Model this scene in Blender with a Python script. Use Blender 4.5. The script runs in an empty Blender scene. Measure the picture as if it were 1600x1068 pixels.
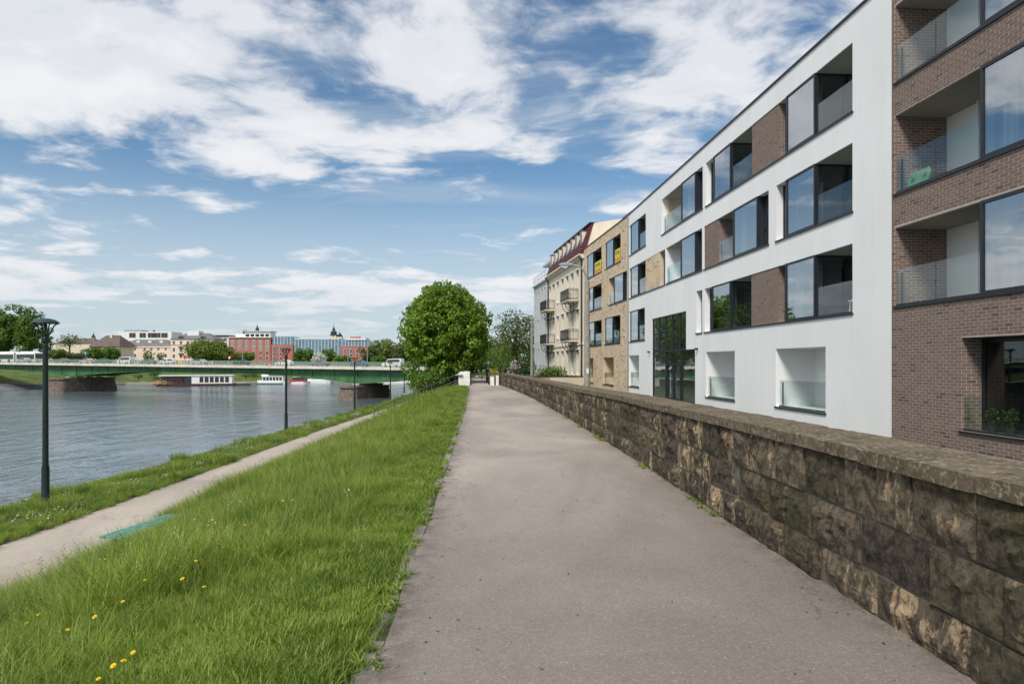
import bpy, math, random
import numpy as np
from mathutils import Vector, Matrix, noise as mnoise

random.seed(7); np.random.seed(7)
scene = bpy.context.scene
C = scene.collection
R = math.radians

# ------------------------------------------------------------------ camera
HC = 1.65                      # eye height above the promenade
FPX, CX, HY = 1066.67, 800.0, 567.0   # focal length and horizon in photo pixels
cam = bpy.data.cameras.new('camera'); cam.lens = 24.0; cam.sensor_width = 36.0
cam.shift_y = (HY - 534.0) / 1600.0
cam.clip_start = 0.05; cam.clip_end = 20000
cam_o = bpy.data.objects.new('camera', cam); C.objects.link(cam_o)
cam_o.location = (0, 0, HC); cam_o.rotation_euler = (R(90), 0, 0)
scene.camera = cam_o

# ------------------------------------------------------------------ sky
SUN_DIR = Vector((-0.34, -0.60, 0.80)).normalized()      # towards the sun: high, behind the camera
sun_el = math.asin(SUN_DIR.z); sun_rot = math.atan2(SUN_DIR.x, SUN_DIR.y)
world = bpy.data.worlds.new('World'); scene.world = world; world.use_nodes = True

class NT:
    """small node-tree writer"""
    def __init__(s, tree): s.t = tree; s.n = tree.nodes; s.l = tree.links
    def node(s, typ, **kw):
        n = s.n.new(typ)
        for k, v in kw.items(): setattr(n, k, v)
        return n
    def put(s, sock, val):
        if val is None: return
        if isinstance(val, bpy.types.NodeSocket): s.l.new(val, sock)
        else:
            try: sock.default_value = val
            except TypeError: sock.default_value = (*val, 1.0) if len(val) == 3 else val
    def math(s, op, a, b=None, c=None, clamp=False):
        n = s.node('ShaderNodeMath', operation=op, use_clamp=clamp)
        s.put(n.inputs[0], a)
        if b is not None: s.put(n.inputs[1], b)
        if c is not None: s.put(n.inputs[2], c)
        return n.outputs[0]
    def mix(s, fac, a, b, blend='MIX'):
        n = s.node('ShaderNodeMix', data_type='RGBA', blend_type=blend)
        s.put(n.inputs['Factor'], fac)
        for i, v in ((6, a), (7, b)):
            if isinstance(v, bpy.types.NodeSocket): s.l.new(v, n.inputs[i])
            else: n.inputs[i].default_value = (*v, 1.0) if len(v) == 3 else v
        return n.outputs[2]
    def ramp(s, fac, stops, interp='LINEAR'):
        n = s.node('ShaderNodeValToRGB'); n.color_ramp.interpolation = interp
        e = n.color_ramp.elements
        while len(e) < len(stops): e.new(0.5)
        for el, (p, c) in zip(e, stops):
            el.position = p
            el.color = (c, c, c, 1) if isinstance(c, (int, float)) else (*c, 1)
        s.put(n.inputs[0], fac)
        return n.outputs[0]
    def noise(s, vec, scale, detail=4, rough=0.5, dist=0.0, out=0, lac=2.0):
        n = s.node('ShaderNodeTexNoise')
        if vec is not None: s.l.new(vec, n.inputs['Vector'])
        n.inputs['Scale'].default_value = scale; n.inputs['Detail'].default_value = detail
        n.inputs['Roughness'].default_value = rough; n.inputs['Distortion'].default_value = dist
        n.inputs['Lacunarity'].default_value = lac
        return n.outputs[out]
    def mapping(s, vec, loc=(0,0,0), rot=(0,0,0), scale=(1,1,1)):
        n = s.node('ShaderNodeMapping'); s.l.new(vec, n.inputs[0])
        n.inputs['Location'].default_value = loc; n.inputs['Rotation'].default_value = rot; n.inputs['Scale'].default_value = scale
        return n.outputs[0]
    def maprange(s, v, a, b, c=0.0, d=1.0, smooth=True):
        n = s.node('ShaderNodeMapRange', interpolation_type='SMOOTHSTEP' if smooth else 'LINEAR')
        s.put(n.inputs[0], v)
        for i, k in enumerate((a, b, c, d)): s.put(n.inputs[1 + i], k)
        return n.outputs[0]

def build_sky():
    w = NT(world.node_tree); w.n.clear()
    sky = w.node('ShaderNodeTexSky', sky_type='NISHITA', sun_disc=False)
    sky.sun_elevation = sun_el; sky.sun_rotation = sun_rot
    sky.altitude = 200; sky.air_density = 1.0; sky.dust_density = 0.6; sky.ozone_density = 1.6
    d = w.node('ShaderNodeTexCoord').outputs['Generated']
    sep = w.node('ShaderNodeSeparateXYZ'); w.l.new(d, sep.inputs[0])
    x, y, z = sep.outputs
    zc = w.math('ADD', w.math('MAXIMUM', z, 0.0), 0.10)
    u = w.math('DIVIDE', x, zc); v = w.math('DIVIDE', y, zc)
    comb = w.node('ShaderNodeCombineXYZ'); w.put(comb.inputs[0], u); w.put(comb.inputs[1], v)
    P = comb.outputs[0]
    warp = w.noise(P, 1.1, 3, 0.5, out=1)
    wv = w.node('ShaderNodeVectorMath', operation='MULTIPLY_ADD')
    w.l.new(warp, wv.inputs[0]); wv.inputs[1].default_value = (0.55, 0.55, 0); w.l.new(P, wv.inputs[2])
    PW = wv.outputs[0]
    # cumulus deck, more closed overhead and broken towards the horizon
    n1 = w.noise(w.mapping(PW, (CLX, CLY, 0), (0, 0, R(24)), (0.75, 1.0, 1)), 0.62, 3, 0.45)
    n2 = w.noise(w.mapping(PW, (CLX + 7.3, CLY + 1.7, 0)), 2.7, 9, 0.58)
    dens = w.math('ADD', w.math('MULTIPLY', n1, 0.52), w.math('MULTIPLY', n2, 0.48))
    cover = w.maprange(z, 0.15, 0.42, -0.005, 0.092)
    low = w.math('MULTIPLY', w.maprange(z, 0.22, 0.08, 0.0, 1.0), 0.03)
    dens = w.math('ADD', w.math('ADD', dens, cover), low)
    m1 = w.math('MULTIPLY', w.maprange(dens, 0.50, 0.595, 0.0, 1.0), w.maprange(z, 0.0, 0.14, 0.35, 1.0))
    # thin streaky veil
    n3 = w.noise(w.mapping(PW, (2.1, 4.4, 0), (0, 0, R(62)), (0.35, 1.6, 1)), 0.9, 9, 0.62)
    veil = w.math('MULTIPLY', w.maprange(n3, 0.42, 0.70), 0.5)
    veil = w.math('MAXIMUM', veil, w.math('MULTIPLY', w.maprange(z, 0.30, 0.06), 0.85))
    # body shading of the clouds: thick parts are greyer below
    shade = w.maprange(w.math('ADD', w.math('MULTIPLY', n2, 0.6), w.math('MULTIPLY', n1, 0.4)), 0.62, 0.44)
    shade = w.math('MULTIPLY', shade, w.maprange(dens, 0.53, 0.68, 0.25, 1.0))
    ccol = w.mix(shade, (0.615, 0.625, 0.645), (0.41, 0.445, 0.51))
    vcol = (0.42, 0.48, 0.525)
    tint = w.mix(1.0, sky.outputs[0], SKY_TINT, 'MULTIPLY')
    b_sky = w.node('ShaderNodeBackground'); w.put(b_sky.inputs[0], tint); b_sky.inputs[1].default_value = SKY_STRENGTH
    b_veil = w.node('ShaderNodeBackground'); w.put(b_veil.inputs[0], (*vcol, 1)); b_veil.inputs[1].default_value = 1.0
    b_cl = w.node('ShaderNodeBackground'); w.put(b_cl.inputs[0], ccol); b_cl.inputs[1].default_value = 1.0
    mx1 = w.node('ShaderNodeMixShader'); w.put(mx1.inputs[0], veil); w.l.new(b_sky.outputs[0], mx1.inputs[1]); w.l.new(b_veil.outputs[0], mx1.inputs[2])
    mx2 = w.node('ShaderNodeMixShader'); w.put(mx2.inputs[0], m1); w.l.new(mx1.outputs[0], mx2.inputs[1]); w.l.new(b_cl.outputs[0], mx2.inputs[2])
    out = w.node('ShaderNodeOutputWorld'); w.l.new(mx2.outputs[0], out.inputs[0])
SKY_STRENGTH = 0.083
SKY_TINT = (0.66, 0.87, 0.95)
CLX, CLY = 9.1, 4.4
build_sky()

# ------------------------------------------------------------------ sun and exposure
sun = bpy.data.lights.new('sun', 'SUN'); sun.energy = 2.6; sun.angle = R(14); sun.color = (1.0, 0.955, 0.88)
sun_o = bpy.data.objects.new('sun', sun); C.objects.link(sun_o)
sun_o.rotation_euler = SUN_DIR.to_track_quat('Z', 'Y').to_euler(); sun_o.location = (0, -20, 60)
vs = scene.view_settings
vs.view_transform = 'Standard'; vs.look = 'None'; vs.exposure = 0.5; vs.gamma = 1.0; vs.use_curve_mapping = False
scene.cycles.max_bounces = 8; scene.cycles.transparent_max_bounces = 24
scene.cycles.use_denoising = True

# ================================================================== helpers
OFF = {}
def tag(o, label=None, cat=None, group=None, kind=None):
    if label: o['label'] = label
    if cat: o['category'] = cat
    if group: o['group'] = group
    if kind: o['kind'] = kind
    return o
def thing(name, label, cat, loc, group=None):
    o = bpy.data.objects.new(name, None); C.objects.link(o); o.location = loc
    o.empty_display_size = 0.3
    OFF[o] = Vector(loc)
    return tag(o, label, cat, group)
def link(name, me, parent=None, loc=(0, 0, 0), rz=0.0, scale=None):
    o = bpy.data.objects.new(name, me); C.objects.link(o)
    o.location = loc; o.rotation_euler = (0, 0, rz)
    if scale: o.scale = scale
    if parent is not None:
        o.parent = parent; OFF[o] = OFF.get(parent, Vector()) + Vector(loc)
    else: OFF[o] = Vector(loc)
    return o
def copy_tree(o, parent=None):
    c = o.copy(); C.objects.link(c); c.parent = parent
    OFF[c] = OFF.get(o, Vector())
    for ch in o.children: copy_tree(ch, c)
    return c

class MB:
    """collects faces, build() links them as one mesh object"""
    def __init__(s): s.v = []; s.f = []; s.m = []
    def add(s, vs, fs, m=0):
        b = len(s.v); s.v.extend([tuple(p) for p in vs])
        for f in fs: s.f.append(tuple(b + i for i in f)); s.m.append(m)
    def hexa(s, p, m=0):
        s.add(p, [(3, 2, 1, 0), (4, 5, 6, 7), (0, 1, 5, 4), (1, 2, 6, 5), (2, 3, 7, 6), (3, 0, 4, 7)], m)
    def box(s, x0, x1, y0, y1, z0, z1, m=0):
        s.hexa([(x0, y0, z0), (x1, y0, z0), (x1, y1, z0), (x0, y1, z0), (x0, y0, z1), (x1, y0, z1), (x1, y1, z1), (x0, y1, z1)], m)
    def quad(s, a, b, c, d, m=0): s.add([a, b, c, d], [(0, 1, 2, 3)], m)
    def tube(s, pts, rad, n=8, m=0, caps=True):
        pts = [Vector(p) for p in pts]; k = len(pts)
        rad = [rad] * k if isinstance(rad, (int, float)) else rad
        base = len(s.v); up = None
        for i, p in enumerate(pts):
            t = (pts[min(i + 1, k - 1)] - pts[max(i - 1, 0)]).normalized()
            a = Vector((1, 0, 0)) if abs(t.x) < 0.8 else Vector((0, 1, 0))
            if up is not None: a = up
            e1 = (a - t * a.dot(t)).normalized(); e2 = t.cross(e1); up = e1
            for j in range(n):
                q = 2 * math.pi * j / n
                s.v.append(tuple(p + (e1 * math.cos(q) + e2 * math.sin(q)) * rad[i]))
        for i in range(k - 1):
            for j in range(n):
                a, b = base + i * n + j, base + i * n + (j + 1) % n
                s.f.append((a, b, b + n, a + n)); s.m.append(m)
        if caps:
            s.f.append(tuple(base + j for j in reversed(range(n)))); s.m.append(m)
            s.f.append(tuple(base + (k - 1) * n + j for j in range(n))); s.m.append(m)
    def lathe(s, c, prof, n=16, m=0):
        base = len(s.v); k = len(prof)
        for r, z in prof:
            for j in range(n):
                q = 2 * math.pi * j / n
                s.v.append((c[0] + r * math.cos(q), c[1] + r * math.sin(q), c[2] + z))
        for i in range(k - 1):
            for j in range(n):
                a, b = base + i * n + j, base + i * n + (j + 1) % n
                s.f.append((a, b, b + n, a + n)); s.m.append(m)
        s.f.append(tuple(base + j for j in reversed(range(n)))); s.m.append(m)
        s.f.append(tuple(base + (k - 1) * n + j for j in range(n))); s.m.append(m)
    def prism(s, prof, fn, t0, t1, m=0):
        """prof: list of (a,b); fn(a,b,t)->point"""
        k = len(prof)
        vs = [fn(a, b, t0) for a, b in prof] + [fn(a, b, t1) for a, b in prof]
        fs = [tuple(range(k))[::-1], tuple(range(k, 2 * k))]
        fs += [(i, (i + 1) % k, k + (i + 1) % k, k + i) for i in range(k)]
        s.add(vs, fs, m)
    def mesh(s, name, mats, origin=(0, 0, 0), smooth=False):
        me = bpy.data.meshes.new(name); o = Vector(origin)
        me.from_pydata([tuple(Vector(p) - o) for p in s.v], [], s.f)
        for m in (mats if isinstance(mats, (list, tuple)) else [mats]): me.materials.append(m)
        me.polygons.foreach_set('material_index', s.m)
        if smooth: me.polygons.foreach_set('use_smooth', [True] * len(s.f))
        me.update()
        return me
    def build(s, name, mats, parent=None, origin=None, smooth=False, bevel=0.0):
        if parent is not None: origin = OFF[parent]
        me = s.mesh(name, mats, origin or (0, 0, 0), smooth)
        o = link(name, me, parent, (0, 0, 0) if parent is not None else (origin or (0, 0, 0)))
        if bevel:
            b = o.modifiers.new('bevel', 'BEVEL'); b.width = bevel; b.segments = 2; b.limit_method = 'ANGLE'
        return o
def np_mesh(name, verts, faces, mats, smooth=False, attr=None):
    """fast mesh from arrays, faces all of one size"""
    me = bpy.data.meshes.new(name); n, k = faces.shape
    me.vertices.add(len(verts)); me.vertices.foreach_set('co', np.asarray(verts, np.float32).ravel())
    me.loops.add(n * k); me.loops.foreach_set('vertex_index', faces.astype(np.int32).ravel())
    me.polygons.add(n); me.polygons.foreach_set('loop_start', np.arange(0, n * k, k, dtype=np.int32))
    if smooth: me.polygons.foreach_set('use_smooth', np.ones(n, bool))
    for m in (mats if isinstance(mats, (list, tuple)) else [mats]): me.materials.append(m)
    if attr is not None:
        a = me.attributes.new('tone', 'FLOAT', 'POINT'); a.data.foreach_set('value', np.asarray(attr, np.float32))
    me.update(calc_edges=True)
    return me

# ================================================================== materials
def principled(name):
    m = bpy.data.materials.new(name); m.use_nodes = True
    w = NT(m.node_tree); b = w.n['Principled BSDF']
    return m, w, b
def coords(w, kind='Object'): return w.node('ShaderNodeTexCoord').outputs[kind]
def wpos(w): return w.node('ShaderNodeNewGeometry').outputs['Position']
def bump(w, b, h, strength=0.3, dist=0.01):
    n = w.node('ShaderNodeBump'); n.inputs['Strength'].default_value = strength; n.inputs['Distance'].default_value = dist
    w.l.new(h, n.inputs['Height']); w.l.new(n.outputs[0], b.inputs['Normal'])
def simple(name, col, rough=0.6, var=0.12, scale=3.0, metal=0.0, spec=0.4, bmp=0.0, bscale=40.0, rnd=0.0):
    m, w, b = principled(name)
    P = wpos(w)
    n = w.noise(P, scale, 6, 0.6)
    c = w.mix(w.maprange(n, 0.3, 0.7), tuple(k * (1 - var) for k in col), tuple(min(1, k * (1 + var)) for k in col))
    if rnd:
        r = w.node('ShaderNodeObjectInfo').outputs['Random']
        hs = w.node('ShaderNodeHueSaturation'); w.put(hs.inputs['Value'], w.maprange(r, 0, 1, 1 - rnd, 1 + rnd, False)); w.put(hs.inputs['Color'], c); c = hs.outputs[0]
    w.put(b.inputs['Base Color'], c); b.inputs['Roughness'].default_value = rough
    b.inputs['Metallic'].default_value = metal; b.inputs['Specular IOR Level'].default_value = spec
    if bmp: bump(w, b, w.noise(P, bscale, 5, 0.6), bmp, 0.01)
    return m
def leafmat(name, dark, light, trans=0.35, rough=0.5):
    m, w, b = principled(name)
    a = w.node('ShaderNodeAttribute', attribute_name='tone')
    c = w.mix(a.outputs['Fac'], dark, light)
    w.put(b.inputs['Base Color'], c); b.inputs['Roughness'].default_value = rough; b.inputs['Specular IOR Level'].default_value = 0.35
    t = w.node('ShaderNodeBsdfTranslucent'); w.put(t.inputs[0], w.mix(0.5, c, (0.16, 0.26, 0.02)))
    mx = w.node('ShaderNodeMixShader'); mx.inputs[0].default_value = trans
    w.l.new(b.outputs[0], mx.inputs[1]); w.l.new(t.outputs[0], mx.inputs[2])
    w.l.new(mx.outputs[0], w.n['Material Output'].inputs[0])
    return m
def glassmat(name, f0, tint, rough=0.0):
    """thin pane: Schlick reflection on both faces, the rest passes through tinted"""
    m = bpy.data.materials.new(name); m.use_nodes = True; w = NT(m.node_tree); w.n.clear()
    g0 = w.node('ShaderNodeNewGeometry')
    dp = w.node('ShaderNodeVectorMath', operation='DOT_PRODUCT'); w.l.new(g0.outputs['Normal'], dp.inputs[0]); w.l.new(g0.outputs['Incoming'], dp.inputs[1])
    c5 = w.math('POWER', w.math('SUBTRACT', 1.0, w.math('ABSOLUTE', dp.outputs['Value'])), 5.0)
    fac = w.math('ADD', f0, w.math('MULTIPLY', c5, 1 - f0), clamp=True)
    g = w.node('ShaderNodeBsdfGlossy'); g.inputs['Roughness'].default_value = rough; g.inputs[0].default_value = (0.95, 0.98, 1.0, 1)
    # panes are never quite flat: a very slow ripple
    bp = w.node('ShaderNodeBump'); bp.inputs['Strength'].default_value = 0.04; bp.inputs['Distance'].default_value = 0.05
    w.l.new(w.noise(wpos(w), 1.2, 2, 0.5), bp.inputs['Height']); w.l.new(bp.outputs[0], g.inputs['Normal'])
    t = w.node('ShaderNodeBsdfTransparent'); t.inputs[0].default_value = (*tint, 1)
    mx = w.node('ShaderNodeMixShader'); w.put(mx.inputs[0], fac); w.l.new(t.outputs[0], mx.inputs[1]); w.l.new(g.outputs[0], mx.inputs[2])
    o = w.node('ShaderNodeOutputMaterial'); w.l.new(mx.outputs[0], o.inputs[0])
    return m

M = {}
M['glass'] = glassmat('window_glass', 0.36, (0.70, 0.74, 0.75))
M['side_glass'] = glassmat('side_window_glass', 0.07, (0.5, 0.53, 0.53))
M['rail_glass'] = glassmat('balustrade_glass', 0.055, (0.88, 0.94, 0.93))
M['frame'] = simple('anthracite_frame', (0.018, 0.021, 0.028), 0.4, 0.1, 5)
M['sill'] = simple('dark_sill', (0.022, 0.024, 0.028), 0.45, 0.15, 6)
M['soffit'] = simple('soffit_grey', (0.30, 0.30, 0.27), 0.8, 0.05, 2)
M['inside'] = simple('interior_paint', (0.42, 0.41, 0.39), 0.9, 0.05, 1)
M['curtain'] = simple('curtain_fabric', (0.62, 0.62, 0.62), 0.9, 0.06, 3)
M['curtain_dark'] = simple('grey_curtain', (0.10, 0.11, 0.125), 0.9, 0.1, 3)
M['cream'] = simple('cream_render', (0.74, 0.67, 0.55), 0.9, 0.06, 0.7, bmp=0.1)
M['creamwall'] = simple('cream_garden_wall', (0.60, 0.50, 0.38), 0.9, 0.06, 0.7)
M['iron'] = simple('black_iron', (0.02, 0.02, 0.022), 0.5, 0.1, 9)
M['lampgreen'] = simple('dark_green_enamel', (0.007, 0.018, 0.015), 0.38, 0.2, 6)
M['lampcap'] = simple('lamp_cap_green', (0.022, 0.05, 0.045), 0.4, 0.25, 18)
M['opal'] = simple('lamp_opal', (0.55, 0.56, 0.55), 0.3, 0.03, 5)
M['concrete'] = simple('pole_concrete', (0.30, 0.27, 0.23), 0.9, 0.2, 6, bmp=0.2)
M['greymetal'] = simple('galvanised', (0.34, 0.36, 0.37), 0.45, 0.1, 8, metal=0.5)
M['white'] = simple('white_paint', (0.78, 0.78, 0.76), 0.5, 0.05, 2)
M['white_plaster'] = simple('white_plaster', (0.72, 0.70, 0.65), 0.85, 0.12, 3, bmp=0.1)
M['redtile'] = simple('red_roof_tile', (0.34, 0.075, 0.04), 0.8, 0.25, 5)
M['mansard'] = simple('mansard_tile', (0.11, 0.022, 0.022), 0.6, 0.3, 8)
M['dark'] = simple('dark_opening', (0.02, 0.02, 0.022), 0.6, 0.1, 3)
M['door_glass'] = simple('dark_pane', (0.03, 0.035, 0.04), 0.08, 0.2, 1, spec=0.6)

def white_wall():
    m, w, b = principled('white_render')
    P = wpos(w)
    n = w.noise(w.mapping(P, scale=(0.6, 0.6, 0.25)), 1.1, 6, 0.6)
    c = w.mix(w.maprange(n, 0.3, 0.72), (0.83, 0.83, 0.83), (0.775, 0.775, 0.77))
    st = w.noise(w.mapping(P, scale=(3.0, 3.0, 0.12)), 2.2, 5, 0.6)        # faint rain streaks
    c = w.mix(w.math('MULTIPLY', w.maprange(st, 0.56, 0.80), 0.30), c, (0.56, 0.555, 0.53))
    w.put(b.inputs['Base Color'], c); b.inputs['Roughness'].default_value = 0.85; b.inputs['Specular IOR Level'].default_value = 0.25
    bump(w, b, w.noise(P, 160, 3, 0.6), 0.12, 0.003)
    return m
M['wall_white'] = white_wall()

def facing_uv(w):
    """(along the wall, height) in metres for walls whose faces look along x or y"""
    g = w.node('ShaderNodeNewGeometry')
    sp = w.node('ShaderNodeSeparateXYZ'); w.l.new(g.outputs['Position'], sp.inputs[0])
    sn = w.node('ShaderNodeSeparateXYZ'); w.l.new(g.outputs['True Normal'], sn.inputs[0])
    k = w.math('GREATER_THAN', w.math('ABSOLUTE', sn.outputs[1]), 0.6)
    a = w.math('ADD', w.math('MULTIPLY', sp.outputs[0], k), w.math('MULTIPLY', sp.outputs[1], w.math('SUBTRACT', 1.0, k)))
    cb = w.node('ShaderNodeCombineXYZ'); w.put(cb.inputs[0], a); w.put(cb.inputs[1], sp.outputs[2])
    return cb.outputs[0]
def brickmat(name, c1, c2, mortar, bw=0.25, bh=0.0785, var=0.5):
    m, w, b = principled(name)
    uv = facing_uv(w)
    t = w.node('ShaderNodeTexBrick'); w.l.new(uv, t.inputs['Vector'])
    t.inputs['Scale'].default_value = 1.0; t.inputs['Brick Width'].default_value = bw; t.inputs['Row Height'].default_value = bh
    t.inputs['Mortar Size'].default_value = 0.005; t.inputs['Mortar Smooth'].default_value = 0.1; t.inputs['Bias'].default_value = 0.0
    t.inputs['Color1'].default_value = (*c1, 1); t.inputs['Color2'].default_value = (*c2, 1); t.inputs['Mortar'].default_value = (*mortar, 1)
    n = w.noise(wpos(w), 0.9, 5, 0.6)
    hs = w.node('ShaderNodeHueSaturation'); w.put(hs.inputs['Value'], w.maprange(n, 0.3, 0.7, 0.88, 1.1)); w.put(hs.inputs['Color'], t.outputs[0])
    w.put(b.inputs['Base Color'], hs.outputs[0]); b.inputs['Roughness'].default_value = 0.85; b.inputs['Specular IOR Level'].default_value = 0.25
    bump(w, b, w.math('SUBTRACT', 1.0, t.outputs['Fac']), 0.5, 0.008)
    return m
M['brick_beige'] = brickmat('beige_brickwork', (0.66, 0.52, 0.37), (0.58, 0.45, 0.31), (0.62, 0.51, 0.39))
M['mortar'] = simple('grey_mortar', (0.42, 0.345, 0.30), 0.95, 0.1, 4)

def island_brick(name, dark, light, odd):
    m, w, b = principled(name)
    r = w.node('ShaderNodeNewGeometry').outputs['Random Per Island']
    oi = w.node('ShaderNodeObjectInfo').outputs['Random']
    k = w.math('FRACT', w.math('ADD', r, w.math('MULTIPLY', oi, 7.13)))
    c = w.mix(k, dark, light)
    c = w.mix(w.math('GREATER_THAN', w.math('FRACT', w.math('MULTIPLY', k, 17.7)), 0.95), c, odd)
    n = w.noise(wpos(w), 55, 4, 0.6)
    hs = w.node('ShaderNodeHueSaturation'); w.put(hs.inputs['Value'], w.maprange(n, 0.3, 0.7, 0.86, 1.1)); w.put(hs.inputs['Color'], c)
    w.put(b.inputs['Base Color'], hs.outputs[0]); b.inputs['Roughness'].default_value = 0.82; b.inputs['Specular IOR Level'].default_value = 0.25
    bump(w, b, w.noise(wpos(w), 120, 3, 0.6), 0.25, 0.003)
    return m
M['brick_brown'] = island_brick('brown_brick', (0.172, 0.122, 0.100), (0.215, 0.158, 0.131), (0.125, 0.090, 0.078))
M['brick_odd'] = island_brick('dark_proud_brick', (0.23, 0.15, 0.095), (0.36, 0.25, 0.16), (0.12, 0.09, 0.07))

def asphalt(name, dark, light, speck=1.0, near_tone=None):
    m, w, b = principled(name)
    P = wpos(w)
    big = w.noise(w.mapping(P, scale=(1.0, 0.45, 1)), 0.42, 6, 0.62, 0.6)
    c = w.mix(w.maprange(big, 0.34, 0.68), dark, light)
    if near_tone:      # darker tone at the near end, fading to the paler mix farther on
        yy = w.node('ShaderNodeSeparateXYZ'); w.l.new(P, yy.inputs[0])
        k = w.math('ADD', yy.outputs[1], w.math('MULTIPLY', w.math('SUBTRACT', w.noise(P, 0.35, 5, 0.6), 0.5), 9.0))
        c = w.mix(w.maprange(k, 3.0, 13.0, 0.85, 0.0), c, w.mix(w.maprange(big, 0.3, 0.7), near_tone, tuple(q * 1.3 for q in near_tone)))
    mid = w.noise(P, 3.2, 6, 0.7)
    c = w.mix(w.math('MULTIPLY', w.maprange(mid, 0.52, 0.8), 0.4), c, tuple(k * 0.68 for k in dark))
    at = w.node('ShaderNodeAttribute', attribute_name='rim').outputs['Fac']      # soil and dust gathered along the rims
    c = w.mix(w.math('MULTIPLY', w.math('MULTIPLY', at, w.maprange(w.noise(P, 4.5, 6, 0.7), 0.36, 0.62)), 0.75), c, (0.085, 0.066, 0.044))
    wv = w.node('ShaderNodeVectorMath', operation='MULTIPLY_ADD'); w.l.new(w.noise(P, 1.7, 5, 0.65, out=1), wv.inputs[0]); wv.inputs[1].default_value = (.9, .9, 0); w.l.new(w.mapping(P, scale=(1, .55, 0)), wv.inputs[2])
    ve = w.node('ShaderNodeTexVoronoi', feature='DISTANCE_TO_EDGE'); w.l.new(wv.outputs[0], ve.inputs['Vector']); ve.inputs['Scale'].default_value = 0.42
    crack = w.math('MULTIPLY', w.maprange(ve.outputs['Distance'], 0.0, 0.0055, 1.0, 0.0), w.maprange(w.noise(P, 0.5, 3, 0.5), 0.50, 0.60))
    c = w.mix(w.math('MULTIPLY', crack, 0.6), c, (0.05, 0.042, 0.036))
    st = w.noise(w.mapping(P, loc=(3, 1, 0), scale=(1.4, 0.5, 1)), 1.1, 7, 0.7, 0.8)      # tyre and damp stains
    c = w.mix(w.math('MULTIPLY', w.maprange(st, 0.56, 0.74), 0.32), c, tuple(k * 0.6 for k in dark))
    v = w.node('ShaderNodeTexVoronoi', feature='F1'); w.l.new(P, v.inputs['Vector']); v.inputs['Scale'].default_value = 95
    sp = w.node('ShaderNodeSeparateColor'); w.l.new(v.outputs['Color'], sp.inputs[0])
    grain = w.maprange(sp.outputs[0], 0.0, 1.0, 0.84, 1.16, False)
    chip = w.math('MULTIPLY', w.math('GREATER_THAN', sp.outputs[1], 0.965), 0.55 * speck)
    hs = w.node('ShaderNodeHueSaturation'); w.put(hs.inputs['Value'], grain); w.put(hs.inputs['Color'], c)
    c = w.mix(chip, hs.outputs[0], (0.52, 0.50, 0.47))
    w.put(b.inputs['Base Color'], c); b.inputs['Roughness'].default_value = 0.72; b.inputs['Specular IOR Level'].default_value = 0.4
    h = w.math('ADD', w.math('MULTIPLY', v.outputs['Distance'], 0.6), w.math('MULTIPLY', w.noise(P, 30, 5, 0.7), 0.8))
    bump(w, b, h, 0.35, 0.004)
    return m
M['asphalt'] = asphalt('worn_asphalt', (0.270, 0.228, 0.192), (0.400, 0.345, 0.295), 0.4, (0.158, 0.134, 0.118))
M['asphalt_low'] = asphalt('pale_asphalt', (0.36, 0.305, 0.255), (0.45, 0.385, 0.325), 0.4)
M['soil'] = simple('turf_soil', (0.045, 0.062, 0.018), 0.95, 0.5, 2.5, bmp=0.5, bscale=18)
M['bankturf'] = simple('bank_turf', (0.075, 0.105, 0.022), 0.95, 0.4, 0.35, bmp=0.5, bscale=3)
M['dirt'] = simple('bare_dirt', (0.16, 0.125, 0.09), 0.95, 0.3, 5, bmp=0.5, bscale=30)
M['yard'] = simple('yard_paving', (0.32, 0.30, 0.27), 0.9, 0.15, 1.5)
M['kerb'] = simple('kerb_concrete', (0.19, 0.168, 0.145), 0.9, 0.3, 4, bmp=0.4, bscale=40, rnd=0.2)

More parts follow.
